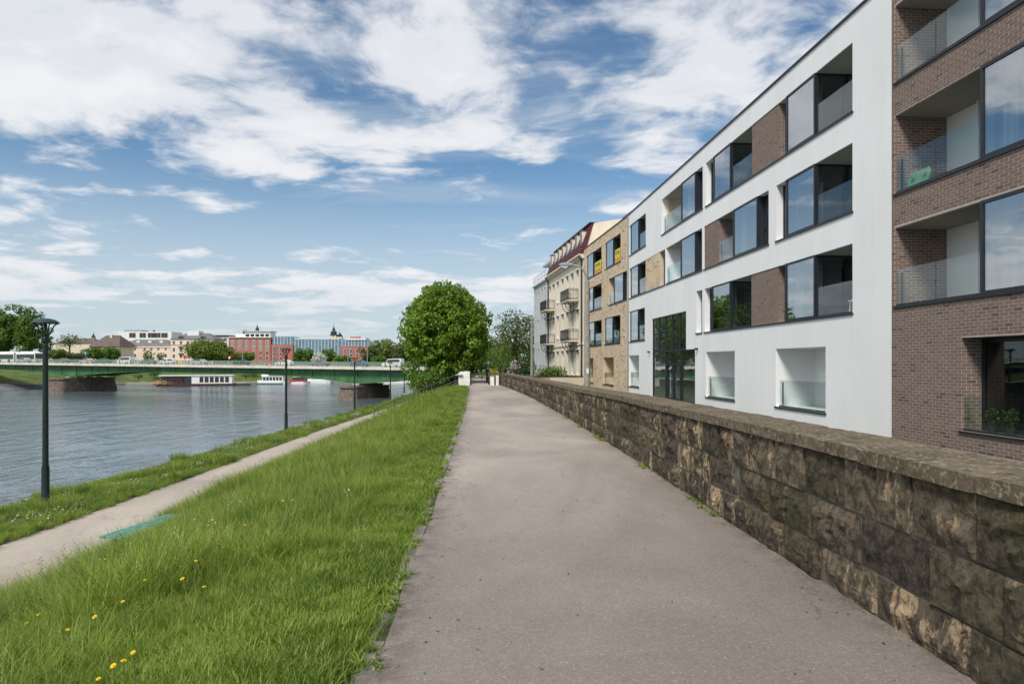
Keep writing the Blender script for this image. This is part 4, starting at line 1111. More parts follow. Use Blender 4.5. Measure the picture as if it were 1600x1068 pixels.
mb = MB(); mb.box(p1 - .05, p1 + .05, 29.86, 29.88, 1.2, 1.42); mb.build('notice_plate', [M['white']], l1)
street_lamp('street_lamp', 'concrete street lamp beside the bushes near the wall end', ((831 - CX) / FPX * 62, 62, -.42), 6.6, .85, 'street lamps behind the wall')
street_lamp('street_lamp', 'small distant street lamp right of the round chestnut tree', ((777.5 - CX) / FPX * 128, 128, 0.0), 5.7, 1.2, 'street lamps behind the wall')

def park_lamp(label, px, py, H=5.0):
    z = 0; Y = H * FPX / (py[1] - py[0]); x = (px - CX) / FPX * Y
    z = bank_z(x, Y) - .02 if bank_x(Y) < x < low_out(Y) else low_z(Y)
    b = Vector((x, Y, z)); H = HC + (HY - py[0]) / FPX * Y - z
    t = thing('park_lamp', label, 'park lamp', tuple(b), 'green park lamps along the lower path')
    zf = H - .56; K = .70
    mb = MB(); mb.lathe(b, [(.13, -.1), (.13, .05), (.10, .10), (.095, 1.1), (.075, 1.2), (.065, zf - .2), (.055, zf)], 14); mb.build('pole', [M['lampgreen']], t, smooth=True)
    mb = MB(); mb.lathe(b + Vector((0, 0, zf - .12)), [(.06, 0), (.10, .05), (.10, .14), (.05, .2)], 12)
    for k in range(4):
        a = R(45 + 90 * k + 12); pts = []
        for r_, zz in ((.06, -.02), (.10, .10), (.20, .30), (.29, .50), (.36, .58), (.43, .60)): pts.append(b + Vector((math.cos(a) * r_ * K, math.sin(a) * r_ * K, zf + zz * K)))
        mb.tube(pts, .018, 6)
    br = mb.build('bracket', [M['lampgreen']], t)
    mb = MB(); mb.lathe(b + Vector((0, 0, zf + .42)), [(.325, 0), (.335, .012), (.325, .03), (.28, .07), (.20, .112), (.10, .135), (.02, .142)], 24); mb.build('shade', [M['lampcap']], t, smooth=True)
    mb = MB(); mb.lathe(b + Vector((0, 0, zf + .05)), [(.02, -.05), (.02, .2), (.045, .24), (.045, .33), (.02, .37)], 10); mb.build('light_tube', [M['lampcap']], t, smooth=True)
    return t
park_lamp('dark green park lamp nearest the camera beside the lower path', 71, (497, 787))
park_lamp('dark green park lamp standing in front of the red brick hotel', 447, (543, 675))
park_lamp('dark green park lamp standing in front of the bridge pier', 554, (558, 640))
park_lamp('slim park lamp just right of the bridge pier', 610, (565.5, 627))
park_lamp('farthest park lamp, beside the round chestnut tree', 631.5, (571, 621.5))

# bench on the lower path, slatted seat above the grass
bn = thing('park_bench', 'weathered teal slatted bench half hidden by the grass bank', 'bench', (-7.15, 13.45, -1.93))
bn.rotation_euler = (0, 0, R(-10)); OFFB = Vector((0, 0, 0))
M['teal'] = simple('faded_teal_wood', (0.11, 0.29, 0.26), .7, .35, 9)
lz = 0.36
for k in range(5):
    mb = MB(); mb.box(-.28 + k * .115, -.28 + k * .115 + .095, -.95, .95, lz, lz + .04); me = mb.mesh('slat', [M['teal']]); link('slat', me, bn)
for y_ in (-.7, .7):
    mb = MB(); mb.box(-.26, .26, y_ - .04, y_ + .04, lz - .06, lz - .002); mb.box(-.22, -.15, y_ - .04, y_ + .04, -.25, lz - .06); mb.box(.15, .22, y_ - .04, y_ + .04, -.25, lz - .06)
    link('leg', mb.mesh('leg', [M['iron']]), bn)

# things on the balconies
M['toygreen'] = simple('green_plastic', (0.20, 0.38, 0.20), .5, .15, 9)
M['toygrey'] = simple('grey_plastic', (0.25, 0.29, 0.28), .5, .1, 6)
q = Vector(FBk.P(bal1 - .58, -.13, bz[2][0] + .052))
tb = thing('plastic_panel', 'green plastic play panel with round knobs on the brown block balcony', 'toy', tuple(q))
mb = MB(); mb.prism([(-.42, 0), (.30, 0), (.38, .26), (.30, .40), (-.45, .40), (-.46, .2)], lambda a, b, t: FBk.P(bal1 - .72 - a, -.16 - t - .12 * b, bz[2][0] + .055 + b), 0, .05); mb.build('board', [M['toygreen']], tb, bevel=.012)
for a, b in ((-.24, .24), (.22, .26)):
    mb = MB(); c = Vector(FBk.P(bal1 - .72 - a, -.17 - .12 * b, bz[2][0] + .055 + b)); mb.tube([c + FBk.n * .0, c + FBk.n * .035], .07, 14); mb.tube([c + FBk.n * .035, c + FBk.n * .06], .05, 12); mb.build('knob', [M['toygrey']], tb)
def white_chair(F, s, d, z, label, rz):
    t = thing('balcony_chair', label, 'chair', F.P(s, d, z), None); t.rotation_euler = (0, 0, rz)
    mb = MB(); mb.box(-.23, .23, -.23, .23, .42, .45); link('seat', mb.mesh('seat', [M['white']]), t)
    mb = MB(); vs = []
    for i in range(9):
        a = math.pi * (i / 8) - math.pi; 
        for rr_, zz in ((.24, .44), (.27, .80)): vs.append((rr_ * math.cos(a) * .95, -rr_ * math.sin(-a) * .9, zz))
    mb.add(vs, [(2 * i, 2 * i + 2, 2 * i + 3, 2 * i + 1) for i in range(8)]); o = link('backrest', mb.mesh('backrest', [M['white']]), t); sm = o.modifiers.new('thick', 'SOLIDIFY'); sm.thickness = .02
    for x in (-.2, .2):
        for y_ in (-.2, .2): mb = MB(); mb.tube([(x, y_, 0), (x * .9, y_ * .9, .42)], .014, 6); link('leg', mb.mesh('leg', [M['white']]), t)
white_chair(FW, S(1312), -.6, ZF[1][0] + .002, 'white shell chair behind balustrade, first floor of the white block', R(80))
white_chair(FW, S(1322), -.6, ZF[2][0] + .002, 'white shell chair behind balustrade, second floor of the white block', R(120))

# ================================================================== trees and shrubs
def leaf_quads(c, nrm, size, rs, droop=0.3, aspect=0.55):
    """one folded leaf-shaped quad per centre"""
    n = len(c)
    a = rs.normal(size=(n, 3)); a -= nrm * (a * nrm).sum(1, keepdims=True); a[:, 2] -= droop
    a /= np.linalg.norm(a, axis=1, keepdims=True) + 1e-9
    b = np.cross(nrm, a); b /= np.linalg.norm(b, axis=1, keepdims=True) + 1e-9
    s = size[:, None]
    v = np.empty((n, 4, 3))
    v[:, 0] = c - a * s * .5
    v[:, 1] = c + b * s * aspect * .5 + nrm * s * .08
    v[:, 2] = c + a * s * .5 - nrm * s * .05
    v[:, 3] = c - b * s * aspect * .5 + nrm * s * .08
    return v.reshape(-1, 3), np.arange(n * 4).reshape(n, 4)
def crown_mesh(name, blobs, per, leaf, mat, seed, up=0.45, shell=0.55, droop=0.3, aspect=0.55, jit=0.45):
    rs = np.random.RandomState(seed); C_, N_, S_, T_ = [], [], [], []
    for (bc, br) in blobs:
        n = max(6, int(per * br[0] * br[0])); d = rs.normal(size=(n, 3)); d /= np.linalg.norm(d, axis=1, keepdims=True)
        r = shell + (1 - shell) * rs.rand(n, 1) ** .5
        r *= 1 + .16 * rs.normal(size=(n, 1)) * .6
        C_.append(np.array(bc) + d * np.array(br) * r)
        nn = d + np.array([0, 0, up]) + rs.normal(size=(n, 3)) * jit; N_.append(nn / np.linalg.norm(nn, axis=1, keepdims=True))
        S_.append(leaf * (0.6 + .8 * rs.rand(n))); T_.append(np.clip(rs.rand() * .45 + rs.rand(n) * .55, 0, 1))
    c, nrm, s, t = np.concatenate(C_), np.concatenate(N_), np.concatenate(S_), np.concatenate(T_)
    v, f = leaf_quads(c, nrm, s, rs, droop, aspect)
    return np_mesh(name, v, f, mat, False, np.repeat(t, 4))
def ell_blobs(center, rad, n, br, seed, inner=0.35, zmin=-1.0, lump=0.12):
    rs = np.random.RandomState(seed); out = []
    for i in range(n):
        z = 1 - 2 * (i + .5) / n; ph = i * 2.39996 + rs.rand() * .8; q = math.sqrt(max(0, 1 - z * z))
        if z < zmin: continue
        k = (1 - inner * rs.rand() ** 2.2) * (1 + lump * rs.normal() * .6); b = br * (.7 + .6 * rs.rand())
        out.append(((center[0] + rad[0] * q * math.cos(ph) * k, center[1] + rad[1] * q * math.sin(ph) * k, center[2] + rad[2] * z * k), (b, b, b * .8)))
    return out
M['bark'] = simple('bark', (0.085, 0.065, 0.05), .95, .35, 6, bmp=.6, bscale=14)
M['leaf_chestnut'] = leafmat('chestnut_leaf', (0.050, 0.115, 0.010), (0.250, 0.400, 0.036), .38)
M['leaf_mid'] = leafmat('mid_green_leaf', (0.042, 0.105, 0.012), (0.175, 0.285, 0.040), .38)
M['leaf_yellow'] = leafmat('yellowish_leaf', (0.075, 0.12, 0.016), (0.225, 0.29, 0.05), .4)
M['leaf_dark'] = leafmat('dark_evergreen_leaf', (0.014, 0.038, 0.010), (0.050, 0.105, 0.022), .2)
M['leaf_olive'] = leafmat('olive_leaf', (0.065, 0.090, 0.026), (0.175, 0.20, 0.07), .4)
M['leaf_blossom'] = leafmat('white_blossom', (0.50, 0.52, 0.40), (0.80, 0.80, 0.74), .3)
M['leaf_lilac'] = leafmat('lilac_blossom', (0.48, 0.36, 0.46), (0.72, 0.62, 0.68), .3)
M['leaf_lime'] = leafmat('lime_leaf', (0.30, 0.32, 0.02), (0.48, 0.46, 0.03), .4)
def tree(name, label, base, top, rx, mat, seed, nb=26, per=40, leaf=.5, trunk=.25, bottom=None, cat='tree', group=None, brf=.36, ry=None, up=.45, inner=.5, shell=.5, extra=None, droop=.3, lump=.2):
    b = Vector(base); h = top - b.z; zb = bottom if bottom is not None else b.z + h * .25
    ry = ry or rx; cz = (top + zb) / 2; rz_ = (top - zb) / 2
    t = thing(name, label, cat, tuple(b), group)
    br = rx * brf
    blobs = ell_blobs((b.x, b.y, cz), (rx - br * .7, ry - br * .7, rz_ - br * .6), nb, br, seed, inner, lump=lump)
    if extra: blobs += extra
    me = crown_mesh('crown', [((c[0] - b.x, c[1] - b.y, c[2] - b.z), r_) for c, r_ in blobs], per, leaf, M[mat], seed, up, shell, droop)
    link('crown', me, t)
    mb = MB(); rs = random.Random(seed); cr = Vector((b.x, b.y, zb + (top - zb) * .3))
    mb.tube([b - Vector((0, 0, .3)), b.lerp(cr, .5) + Vector((rs.uniform(-.1, .1), 0, 0)), cr, cr + Vector((0, 0, (top - zb) * .35))], [trunk * 1.25, trunk, trunk * .8, trunk * .3], 9)
    for k in range(8):
        c = Vector(blobs[(k * 5 + 2) % len(blobs)][0]); s_ = b.lerp(cr, rs.uniform(.6, 1.0))
        mb.tube([s_, s_.lerp(c, .5) + Vector((0, 0, .08 * h * .3)), c], [trunk * .45, trunk * .28, trunk * .08], 6)
    mb.build('trunk', [M['bark']], t, smooth=True)
    return t
# big round chestnut at the end of the grass bank
cb_ = Vector((-5.35, 57.0, slope_z(-5.35, 50) - .1))
cx, cy = -5.35, 57.0
ex = [((cx + rr_ * math.cos(a), cy + rr_ * math.sin(a) * .9, z), (q, q, q * .8)) for (rr_, a, z, q) in
      [(2.9, R(200), .7, .75), (3.2, R(185), 1.3, .7), (2.7, R(230), .4, .6), (2.4, R(170), -.1, .55), (2.6, R(215), -.3, .5), (2.0, R(260), .9, .7), (2.6, R(300), 1.2, .7), (3.0, R(330), 1.6, .6), (2.9, R(190), 0.1, .6)]]
tree('chestnut_tree', 'dense round chestnut tree at the end of the grass bank', tuple(cb_), 8.25, 3.6, 'leaf_chestnut', 5, nb=320, per=270, leaf=.27, trunk=.3, bottom=.3, brf=.155, inner=.34, up=.75, shell=.45, extra=ex + ell_blobs((cx, cy, 4.2), (2.3, 2.3, 3.0), 20, .95, 9, .6), droop=.7, lump=.16)
# trees along the embankment behind it (seen in the glass of the entrance)
tree('chestnut_tree', 'chestnut tree hidden behind the round one, mirrored in the glass entrance', (-7.2, 70, -.6), 9.0, 4.2, 'leaf_chestnut', 15, nb=60, per=60, leaf=.42, trunk=.3, bottom=1.0, brf=.27)
tree('lime_tree', 'leafy tree behind the chestnut, mirrored in the lower windows', (-9.0, 84, -.6), 9.5, 4.2, 'leaf_mid', 16, nb=50, per=50, leaf=.45, trunk=.3, bottom=.8, brf=.3)
tree('shrub', 'loose light green shrub spilling over the white gate pillar', (-3.6, 57.5, -.1), 2.6, 2.0, 'leaf_mid', 21, nb=36, per=110, leaf=.20, trunk=.07, bottom=.5, cat='shrub', ry=1.6)
tree('shrub', 'feathery green shrub under the chestnut above the handrail', (-6.6, 54.8, -1.2), 1.5, 1.7, 'leaf_mid', 22, nb=30, per=110, leaf=.20, trunk=.07, bottom=-1.0, cat='shrub', ry=1.2)
tree('garden_tree', 'airy olive-green tree left of the old tenement', ((806 - CX) / FPX * 92, 92, 0), 8.6, 3.5, 'leaf_olive', 23, nb=110, per=60, leaf=.30, trunk=.22, bottom=1.6, brf=.24, shell=.3, lump=.35)
tree('garden_tree', 'bright green tree behind the lane, beside the chestnut', ((779 - CX) / FPX * 84, 84, 0), 4.6, 2.1, 'leaf_mid', 24, nb=40, per=50, leaf=.3, trunk=.12, bottom=.6, brf=.3)
tree('garden_tree', 'low dark green tree closing the end of the lane', ((752 - CX) / FPX * 108, 108, 0), 5.0, 4.2, 'leaf_mid', 25, nb=40, per=34, leaf=.4, trunk=.2, bottom=1.9, brf=.3)
tree('evergreen_bush', 'dark evergreen bush beside the street lamp at the wall end', ((822 - CX) / FPX * 68, 68, -.3), 2.55, 1.35, 'leaf_dark', 26, nb=34, per=130, leaf=.17, trunk=.06, bottom=-.2, cat='bush')
tree('evergreen_bush', 'rhododendron bush with glossy leaves before the old tenement', ((864 - CX) / FPX * 64.5, 64.5, -.3), 1.45, 1.6, 'leaf_mid', 27, nb=34, per=130, leaf=.20, trunk=.06, bottom=-.2, cat='bush', ry=.9)
tree('lilac_bush', 'lilac bush in pale pink bloom behind the wall end', ((803 - CX) / FPX * 66, 66, -.3), 2.2, .75, 'leaf_lilac', 28, nb=16, per=60, leaf=.2, trunk=.05, bottom=.3, cat='bush', brf=.3, shell=.3, lump=.4)
tree('hedge_shrub', 'small yellow-green shrub on top of the slim gate pillar', (-1.35, 52.0, .1), 1.42, .48, 'leaf_lime', 29, nb=14, per=420, leaf=.11, trunk=.03, bottom=.5, cat='shrub')
tree('hedge_shrub', 'round green shrub on the lane edge behind the gate', (-2.9, 66, .0), 1.05, .8, 'leaf_mid', 30, nb=14, per=160, leaf=.14, trunk=.03, bottom=.05, cat='shrub')
M['panelpot'] = simple('dark_pot', (.05, .05, .052), .6, .1, 4)
tree('garden_tree', 'leafy green tree filling the gap behind the evergreen bush', ((812 - CX) / FPX * 104, 104, 0), 4.6, 3.4, 'leaf_mid', 52, nb=40, per=44, leaf=.36, trunk=.15, bottom=.2, brf=.3)
tree('garden_tree', 'bright yellowish tree behind the third street lamp', ((789 - CX) / FPX * 98, 98, 0), 4.2, 2.4, 'leaf_yellow', 53, nb=36, per=60, leaf=.32, trunk=.12, bottom=.2, brf=.3)
tree('garden_tree', 'dark bushy tree beside the dark fence behind the gate', ((771 - CX) / FPX * 76, 76, 0), 3.2, 1.5, 'leaf_mid', 54, nb=30, per=90, leaf=.26, trunk=.1, bottom=.2, brf=.3)
# plants behind the ground-floor balustrade of the brown block
for k, s_ in enumerate((g1 - .62, g1 - 1.15, g1 - 1.75)):
    p = Vector(FBk.P(s_, -.24, .08)); t = thing('potted_plant', ['yellow-flowering potted plant nearest the brick jamb of the brown block', 'yellow-flowering potted plant before the grey curtain', 'yellow-flowering potted plant at the edge of the picture'][k], 'plant', tuple(p), 'plants behind the ground floor balustrade')
    mb = MB(); mb.lathe(p, [(.08, 0), (.11, .16), (.12, .18), (.10, .18)], 12); mb.build('pot', [M['panelpot']], t)
    bl = ell_blobs((0, 0, .36), (.13, .10, .17), 8, .07, 60 + k)
    link('foliage', crown_mesh('foliage', bl, 5200, .055, M['leaf_dark'], 60 + k), t)
    link('flowers', crown_mesh('flowers', ell_blobs((0, 0, .42), (.15, .11, .17), 8, .035, 70 + k), 3000, .03, M['leaf_lime'], 70 + k), t)

# ================================================================== grass
def tuft(nm, n, h, spread, lean, width, seed, seg=4, stalk=0):
    rs = np.random.RandomState(seed); V, F, T = [], [], []
    for i in range(n):
        a = rs.rand() * 6.283; r = spread * math.sqrt(rs.rand()); bx, by = r * math.cos(a), r * math.sin(a)
        hh = h * (.5 + .7 * rs.rand()); ln = lean * hh * (.3 + 1.0 * rs.rand()); da = a + rs.normal() * .9; dx, dy = math.cos(da), math.sin(da)
        w = width * (.6 + .7 * rs.rand()); wx, wy = -dy, dx; tw = rs.rand()
        base = len(V)
        for k in range(seg):
            t = k / seg; ww = w * (1 - t * .75) * .5
            px_ = bx + dx * ln * t ** 2.1; py_ = by + dy * ln * t ** 2.1; pz = hh * (t - .18 * t ** 3 * lean)
            V.append((px_ - wx * ww, py_ - wy * ww, pz - .02 * (k == 0))); V.append((px_ + wx * ww, py_ + wy * ww, pz - .02 * (k == 0)))
        V.append((bx + dx * ln, by + dy * ln, hh * (1 - .18 * lean)))
        for k in range(seg - 1): F.append((base + 2 * k, base + 2 * k + 1, base + 2 * k + 3, base + 2 * k + 2))
        F.append((base + 2 * seg - 2, base + 2 * seg - 1, base + 2 * seg))
        T += [tw] * (2 * seg + 1)
        if i < stalk:      # seed head at the tip
            tip = Vector(V[-1]); 
            for q in range(5):
                b2 = len(V); o_ = tip + Vector((rs.normal() * .012, rs.normal() * .012, -.02 * q)); 
                V += [tuple(o_ + Vector((-.006, 0, 0))), tuple(o_ + Vector((.006, 0, 0))), tuple(o_ + Vector((.004, .004, .022)))]; F.append((b2, b2 + 1, b2 + 2)); T += [.93] * 3
    me = bpy.data.meshes.new(nm); me.from_pydata(V, [], F); me.materials.append(M['grass'])
    at = me.attributes.new('tone', 'FLOAT', 'POINT'); at.data.foreach_set('value', np.array(T, np.float32)); me.update()
    return bpy.data.objects.new(nm, me)
def scatter(name, label, pts, scl, idx, tufts, tilt=0.12, kind='stuff'):
    me = bpy.data.meshes.new(name); n = len(pts); me.vertices.add(n); me.vertices.foreach_set('co', np.asarray(pts, np.float32).ravel())
    rs = np.random.RandomState(len(pts))
    for nm, arr, ty in (('sc', scl, 'FLOAT'), ('ix', idx, 'INT')):
        a = me.attributes.new(nm, ty, 'POINT'); a.data.foreach_set('value', np.asarray(arr, np.float32 if ty == 'FLOAT' else np.int32))
    rot = np.stack([rs.normal(size=n) * tilt, rs.normal(size=n) * tilt, rs.rand(n) * 6.283], 1).astype(np.float32)
    a = me.attributes.new('rt', 'FLOAT_VECTOR', 'POINT'); a.data.foreach_set('vector', rot.ravel())
    o = bpy.data.objects.new(name, me); C.objects.link(o); tag(o, label, kind=kind)
    g = bpy.data.node_groups.new(name, 'GeometryNodeTree')
    g.interface.new_socket('Geometry', in_out='INPUT', socket_type='NodeSocketGeometry'); g.interface.new_socket('Geometry', in_out='OUTPUT', socket_type='NodeSocketGeometry')
    N = g.nodes; L = g.links; gi = N.new('NodeGroupInput'); go = N.new('NodeGroupOutput')
    ip = N.new('GeometryNodeInstanceOnPoints'); j = N.new('GeometryNodeGeometryToInstance')
    for tf in reversed(tufts):
        oi = N.new('GeometryNodeObjectInfo'); oi.inputs['Object'].default_value = tf; L.new(oi.outputs['Geometry'], j.inputs[0])
    def attr(nm, ty):
        q = N.new('GeometryNodeInputNamedAttribute'); q.data_type = ty; q.inputs['Name'].default_value = nm; return q.outputs['Attribute']
    L.new(gi.outputs[0], ip.inputs['Points']); L.new(j.outputs[0], ip.inputs['Instance'])
    ip.inputs['Pick Instance'].default_value = True
    L.new(attr('ix', 'INT'), ip.inputs['Instance Index']); L.new(attr('sc', 'FLOAT'), ip.inputs['Scale'])
    er = N.new('FunctionNodeEulerToRotation'); L.new(attr('rt', 'FLOAT_VECTOR'), er.inputs[0]); L.new(er.outputs[0], ip.inputs['Rotation'])
    L.new(ip.outputs[0], go.inputs[0])
    md = o.modifiers.new('scatter', 'NODES'); md.node_group = g
    return o
tall = [tuft('grass_tuft', 26, .52, .11, .62, .010, 100 + k, 4) for k in range(4)]
talls = [tuft('grass_tuft', 16, .62, .10, .42, .008, 110 + k, 4, 3) for k in range(2)]
lush = [tuft('grass_tuft', 32, .33, .12, .85, .011, 120 + k, 4) for k in range(3)]
lawn = [tuft('grass_tuft', 34, .085, .12, .8, .007, 130 + k, 3) for k in range(3)]
farm = [tuft('grass_tuft', 16, .46, .22, .55, .022, 140 + k, 3) for k in range(3)]
ALL = tall + talls + lush + lawn + farm
IX = {'tall': (0, 4), 'stalk': (4, 6), 'lush': (6, 9), 'lawn': (9, 12), 'far': (12, 15)}
rs = np.random.RandomState(42)
pts, scl, idx = [], [], []
def addg(x, y, z, s, kind):
    a, b = IX[kind]; pts.append((x, y, z)); scl.append(s); idx.append(rs.randint(a, b))
def seen(x, y, z, m=60):
    if y < .8: return False
    px, py = CX + FPX * x / y, HY - FPX * (z - HC) / y
    return -m < px < 1600 + m and py < 1068 + m * 3
y = 1.2
while y < 53:
    dy = .25 if y < 12 else .5
    dens = min(150, 1250 / max(y, 1)) if y < 25 else max(26, 1250 / y)
    e, li = edge_x(y) - .125, low_in(y) - .12
    n = rs.poisson(dens * dy * (e - li))
    for x, yy in zip(rs.uniform(li, e, n), rs.uniform(y, y + dy, n)):
        z = slope_z(x, yy)
        if not seen(x, yy, z) or (-7.5 < x < -6.8 and 12.5 < yy < 14.5 and rs.rand() < .7): continue
        d = edge_x(yy) - x; v = min(1, max(0, mnoise.noise((x * 1.1, yy * 1.1, 0)) * .75 + .5)); v2 = mnoise.noise((x * .35, yy * .35, 9)) * .5 + .5
        strip_w = .75 + .35 * mnoise.noise((yy * .4, 0, 4)) + (.5 if yy < 6 else 0)
        if d < strip_w * .45: addg(x, yy, z, .55 + .5 * v, 'lawn')
        elif d < strip_w: 
            if rs.rand() < .7: addg(x, yy, z, .8 + .8 * v, 'lawn')
            else: addg(x, yy, z, .25 + .3 * v, 'lush')
        else:
            ramp = min(1, (d - strip_w) / 1.2)
            if -7.5 < x < -4.6 and 8.8 < yy < 14.6: v *= .55; ramp *= .55
            if yy > 22: addg(x, yy, z, (.55 + .7 * v * v) * (.55 + .45 * ramp), 'far')
            elif rs.rand() < .40 + .3 * v2: addg(x, yy, z, (.5 + .55 * v) * (.5 + .5 * ramp), 'tall')
            elif rs.rand() < .28: addg(x, yy, z, (.7 + .35 * v) * (.55 + .45 * ramp), 'stalk')
            else: addg(x, yy, z, (.6 + .8 * v) * (.6 + .4 * ramp), 'lush')
    y += dy
for _ in range(5200):
    yy = 1.6 + 9.5 * rs.rand() ** 1.3; x = edge_x(yy) - .15 - 1.3 * rs.rand(); z = slope_z(x, yy)
    if seen(x, yy, z): addg(x, yy, z, .6 + .75 * rs.rand(), 'lawn')
grass_slope = scatter('bank_grass', 'long lush meadow grass covering the slope left of the promenade', pts, scl, idx, ALL)
n_slope = len(pts)
pts, scl, idx = [], [], []
y = 9.0
while y < 110:
    dy = .5 if y < 40 else 1.0
    dens = min(70, 1700 / y); lo, bx = low_out(y) + .05, bank_x(y) - .02
    for x, yy in zip(*(lambda n: (rs.uniform(bx, lo, n), rs.uniform(y, y + dy, n)))(rs.poisson(dens * dy * (lo - bx)))):
        z = bank_z(x, yy) - .02; v = mnoise.noise((x * 1.1, yy * .7, 3)) * .5 + .5
        if not seen(x, yy, z): continue
        if v > .62: addg(x, yy, z, .45 + .5 * v, 'far' if yy > 25 else 'tall')
        elif yy > 25: addg(x, yy, z, .15 + .3 * v, 'far')
        else: addg(x, yy, z, .25 + .55 * v, 'lush')
    y += dy
scatter('river_grass', 'rough grass strip between the lower path and the water', pts, scl, idx, ALL)
# weeds rooted in the joint along both edges of the promenade
pts, scl, idx = [], [], []
weed = [tuft('weed_tuft', 9, .055, .03, 1.7, .016, 160 + k, 3) for k in range(3)]
for _ in range(900):
    y = 2.2 + 40 * rs.rand() ** 1.6
    if mnoise.noise((y * 1.3, 0, 7)) < -.05: continue
    x = edge_x(y) - .05 + rs.normal() * .035; pts.append((x, y, .0)); scl.append(.3 + .7 * rs.rand()); idx.append(rs.randint(0, 3))
for _ in range(420):
    y = 4 + 26 * rs.rand()
    if mnoise.noise((y * .7, 3, 7)) < .12: continue
    x = wall_x(y) - .05 + rs.normal() * .03; pts.append((x, y, .0)); scl.append(.4 + 1.1 * rs.rand() ** 2); idx.append(rs.randint(0, 3))
scatter('weeds', 'small weeds growing in the edges of the promenade', pts, scl, idx, weed, .3)

# bits of leaf and grit lying on the asphalt
mb = MB(); mb.add([(-.012, -.006, .003), (.010, -.008, .006), (.013, .007, .004), (-.009, .008, .008)], [(0, 1, 2, 3)]); M['litter'] = simple('dry_leaf', (.20, .13, .07), .9, .5, 30); lit1 = bpy.data.objects.new('leaf_bit', mb.mesh('leaf_bit', [M['litter']]))
mb = MB(); mb.lathe((0, 0, 0), [(.004, 0), (.008, .004), (.005, .008)], 6); lit2 = bpy.data.objects.new('grit', mb.mesh('grit', [M['kerb']]))
pts = []
for _ in range(420):
    y = 2.6 + 22 * rs.rand() ** 1.5; t_ = rs.rand(); t_ = t_ if rs.rand() < .45 else (.02 + .09 * rs.rand() if rs.rand() < .5 else .90 + .09 * rs.rand())
    pts.append((edge_x(y) + (wall_x(y) - edge_x(y)) * t_, y, .006))
scatter('leaf_litter', 'scattered grit and leaf bits on the promenade', pts, list(rs.uniform(.4, 1.2, len(pts))), list(rs.randint(0, 2, len(pts))), [lit1, lit2], .2)
# dandelions, one by one where the photograph shows them
M['dandelion'] = simple('dandelion_yellow', (0.85, 0.60, 0.01), .6, .08, 60)
M['stem'] = simple('flower_stem', (0.10, 0.16, 0.04), .6, .1, 9)
M['seedhead'] = simple('seed_head', (0.62, 0.62, 0.58), .9, .1, 60)
def on_slope(px, py, h):
    Y = 2.0
    while Y < 50:
        x, z = (px - CX) / FPX * Y, HC - (py - HY) / FPX * Y
        if z <= slope_z(x, Y) + h: return Vector((x, Y, slope_z(x, Y)))
        Y += .02
def flower_mesh():
    mb = MB(); rr = random.Random(1)
    for ring_, (r0, zz, n) in enumerate(((.026, .0, 16), (.021, .006, 14), (.014, .010, 10), (.007, .013, 6))):
        for i in range(n):
            a = 6.283 * (i + .5 * ring_) / n + rr.uniform(-.1, .1); c, s_ = math.cos(a), math.sin(a); w = .0042
            mb.add([(0 - s_ * w * .5, 0 + c * w * .5, zz - .002), (0 + s_ * w * .5, 0 - c * w * .5, zz - .002), (c * r0 + s_ * w, s_ * r0 - c * w, zz + .003), (c * r0 - s_ * w, s_ * r0 + c * w, zz + .003)], [(0, 1, 2, 3)])
    mb.lathe((0, 0, -.014), [(.004, 0), (.009, .006), (.010, .014)], 8)
    return mb.mesh('flower_head', [M['dandelion']])
def clock_mesh():
    mb = MB(); mb.lathe((0, 0, 0), [(.004, -.022), (.016, -.015), (.022, 0), (.016, .015), (.004, .022)], 10); return mb.mesh('seed_ball', [M['seedhead']])
fl_me, cl_me = flower_mesh(), clock_mesh()
def flower(px, py, white, h, k):
    p = on_slope(px, py, h)
    if p is None: return
    t = thing('dandelion', 'white dandelion seed head standing in the long grass' if white else ('one of four yellow dandelions blooming at the bottom edge' if 25 <= k <= 28 else 'yellow dandelion low in the grass near the promenade kerb' if k > 28 else 'small yellow dandelion in the middle of the grass bank' if 17 <= k <= 22 else 'yellow dandelion in the long grass at lower left'), 'flower', tuple(p), 'dandelion seed heads on the bank' if white else 'yellow dandelions on the bank, cluster %d' % (1 if 25 <= k <= 28 else 2 if k > 28 else 3 if 17 <= k <= 22 else 4))
    rr = random.Random(k); sc = rr.uniform(.42, .62)
    mb = MB(); mb.tube([(0, 0, -.02), (.01, .004, h * .5), (0, 0, h - .012)], .0028, 5); link('stem', mb.mesh('stem', [M['stem']]), t)
    o = link('seed_ball' if white else 'flower_head', cl_me if white else fl_me, t, (0, 0, h), rr.uniform(0, 6), (sc, sc, sc)); o.rotation_euler = (rr.uniform(-.15, .55), rr.uniform(-.3, .3), 0)
yel = [(42,974),(60,960),(96,934),(128,928),(140,910),(153,888),(187,888),(201,882),(206,892),(216,864),(227,906),(192,896),(192,940),(266,849),(306,876),(285,904),(319,917),(326,820),(368,790),(383,820),(442,782),(457,781),(463,758),(148,964),(106,984),(208,1020),(193,1032),(177,1041),(154,1060),(555,693),(650,672),(536,758),(672,731)]
for k, (a, b) in enumerate(yel): flower(a, b, False, .30 if k < 29 else .22, k)
for k, (a, b) in enumerate([(156, 873), (165, 873), (357, 788), (361, 785), (375, 783), (304, 811), (332, 812), (337, 816), (545, 765)]): flower(a, b, True, .36, 100 + k)
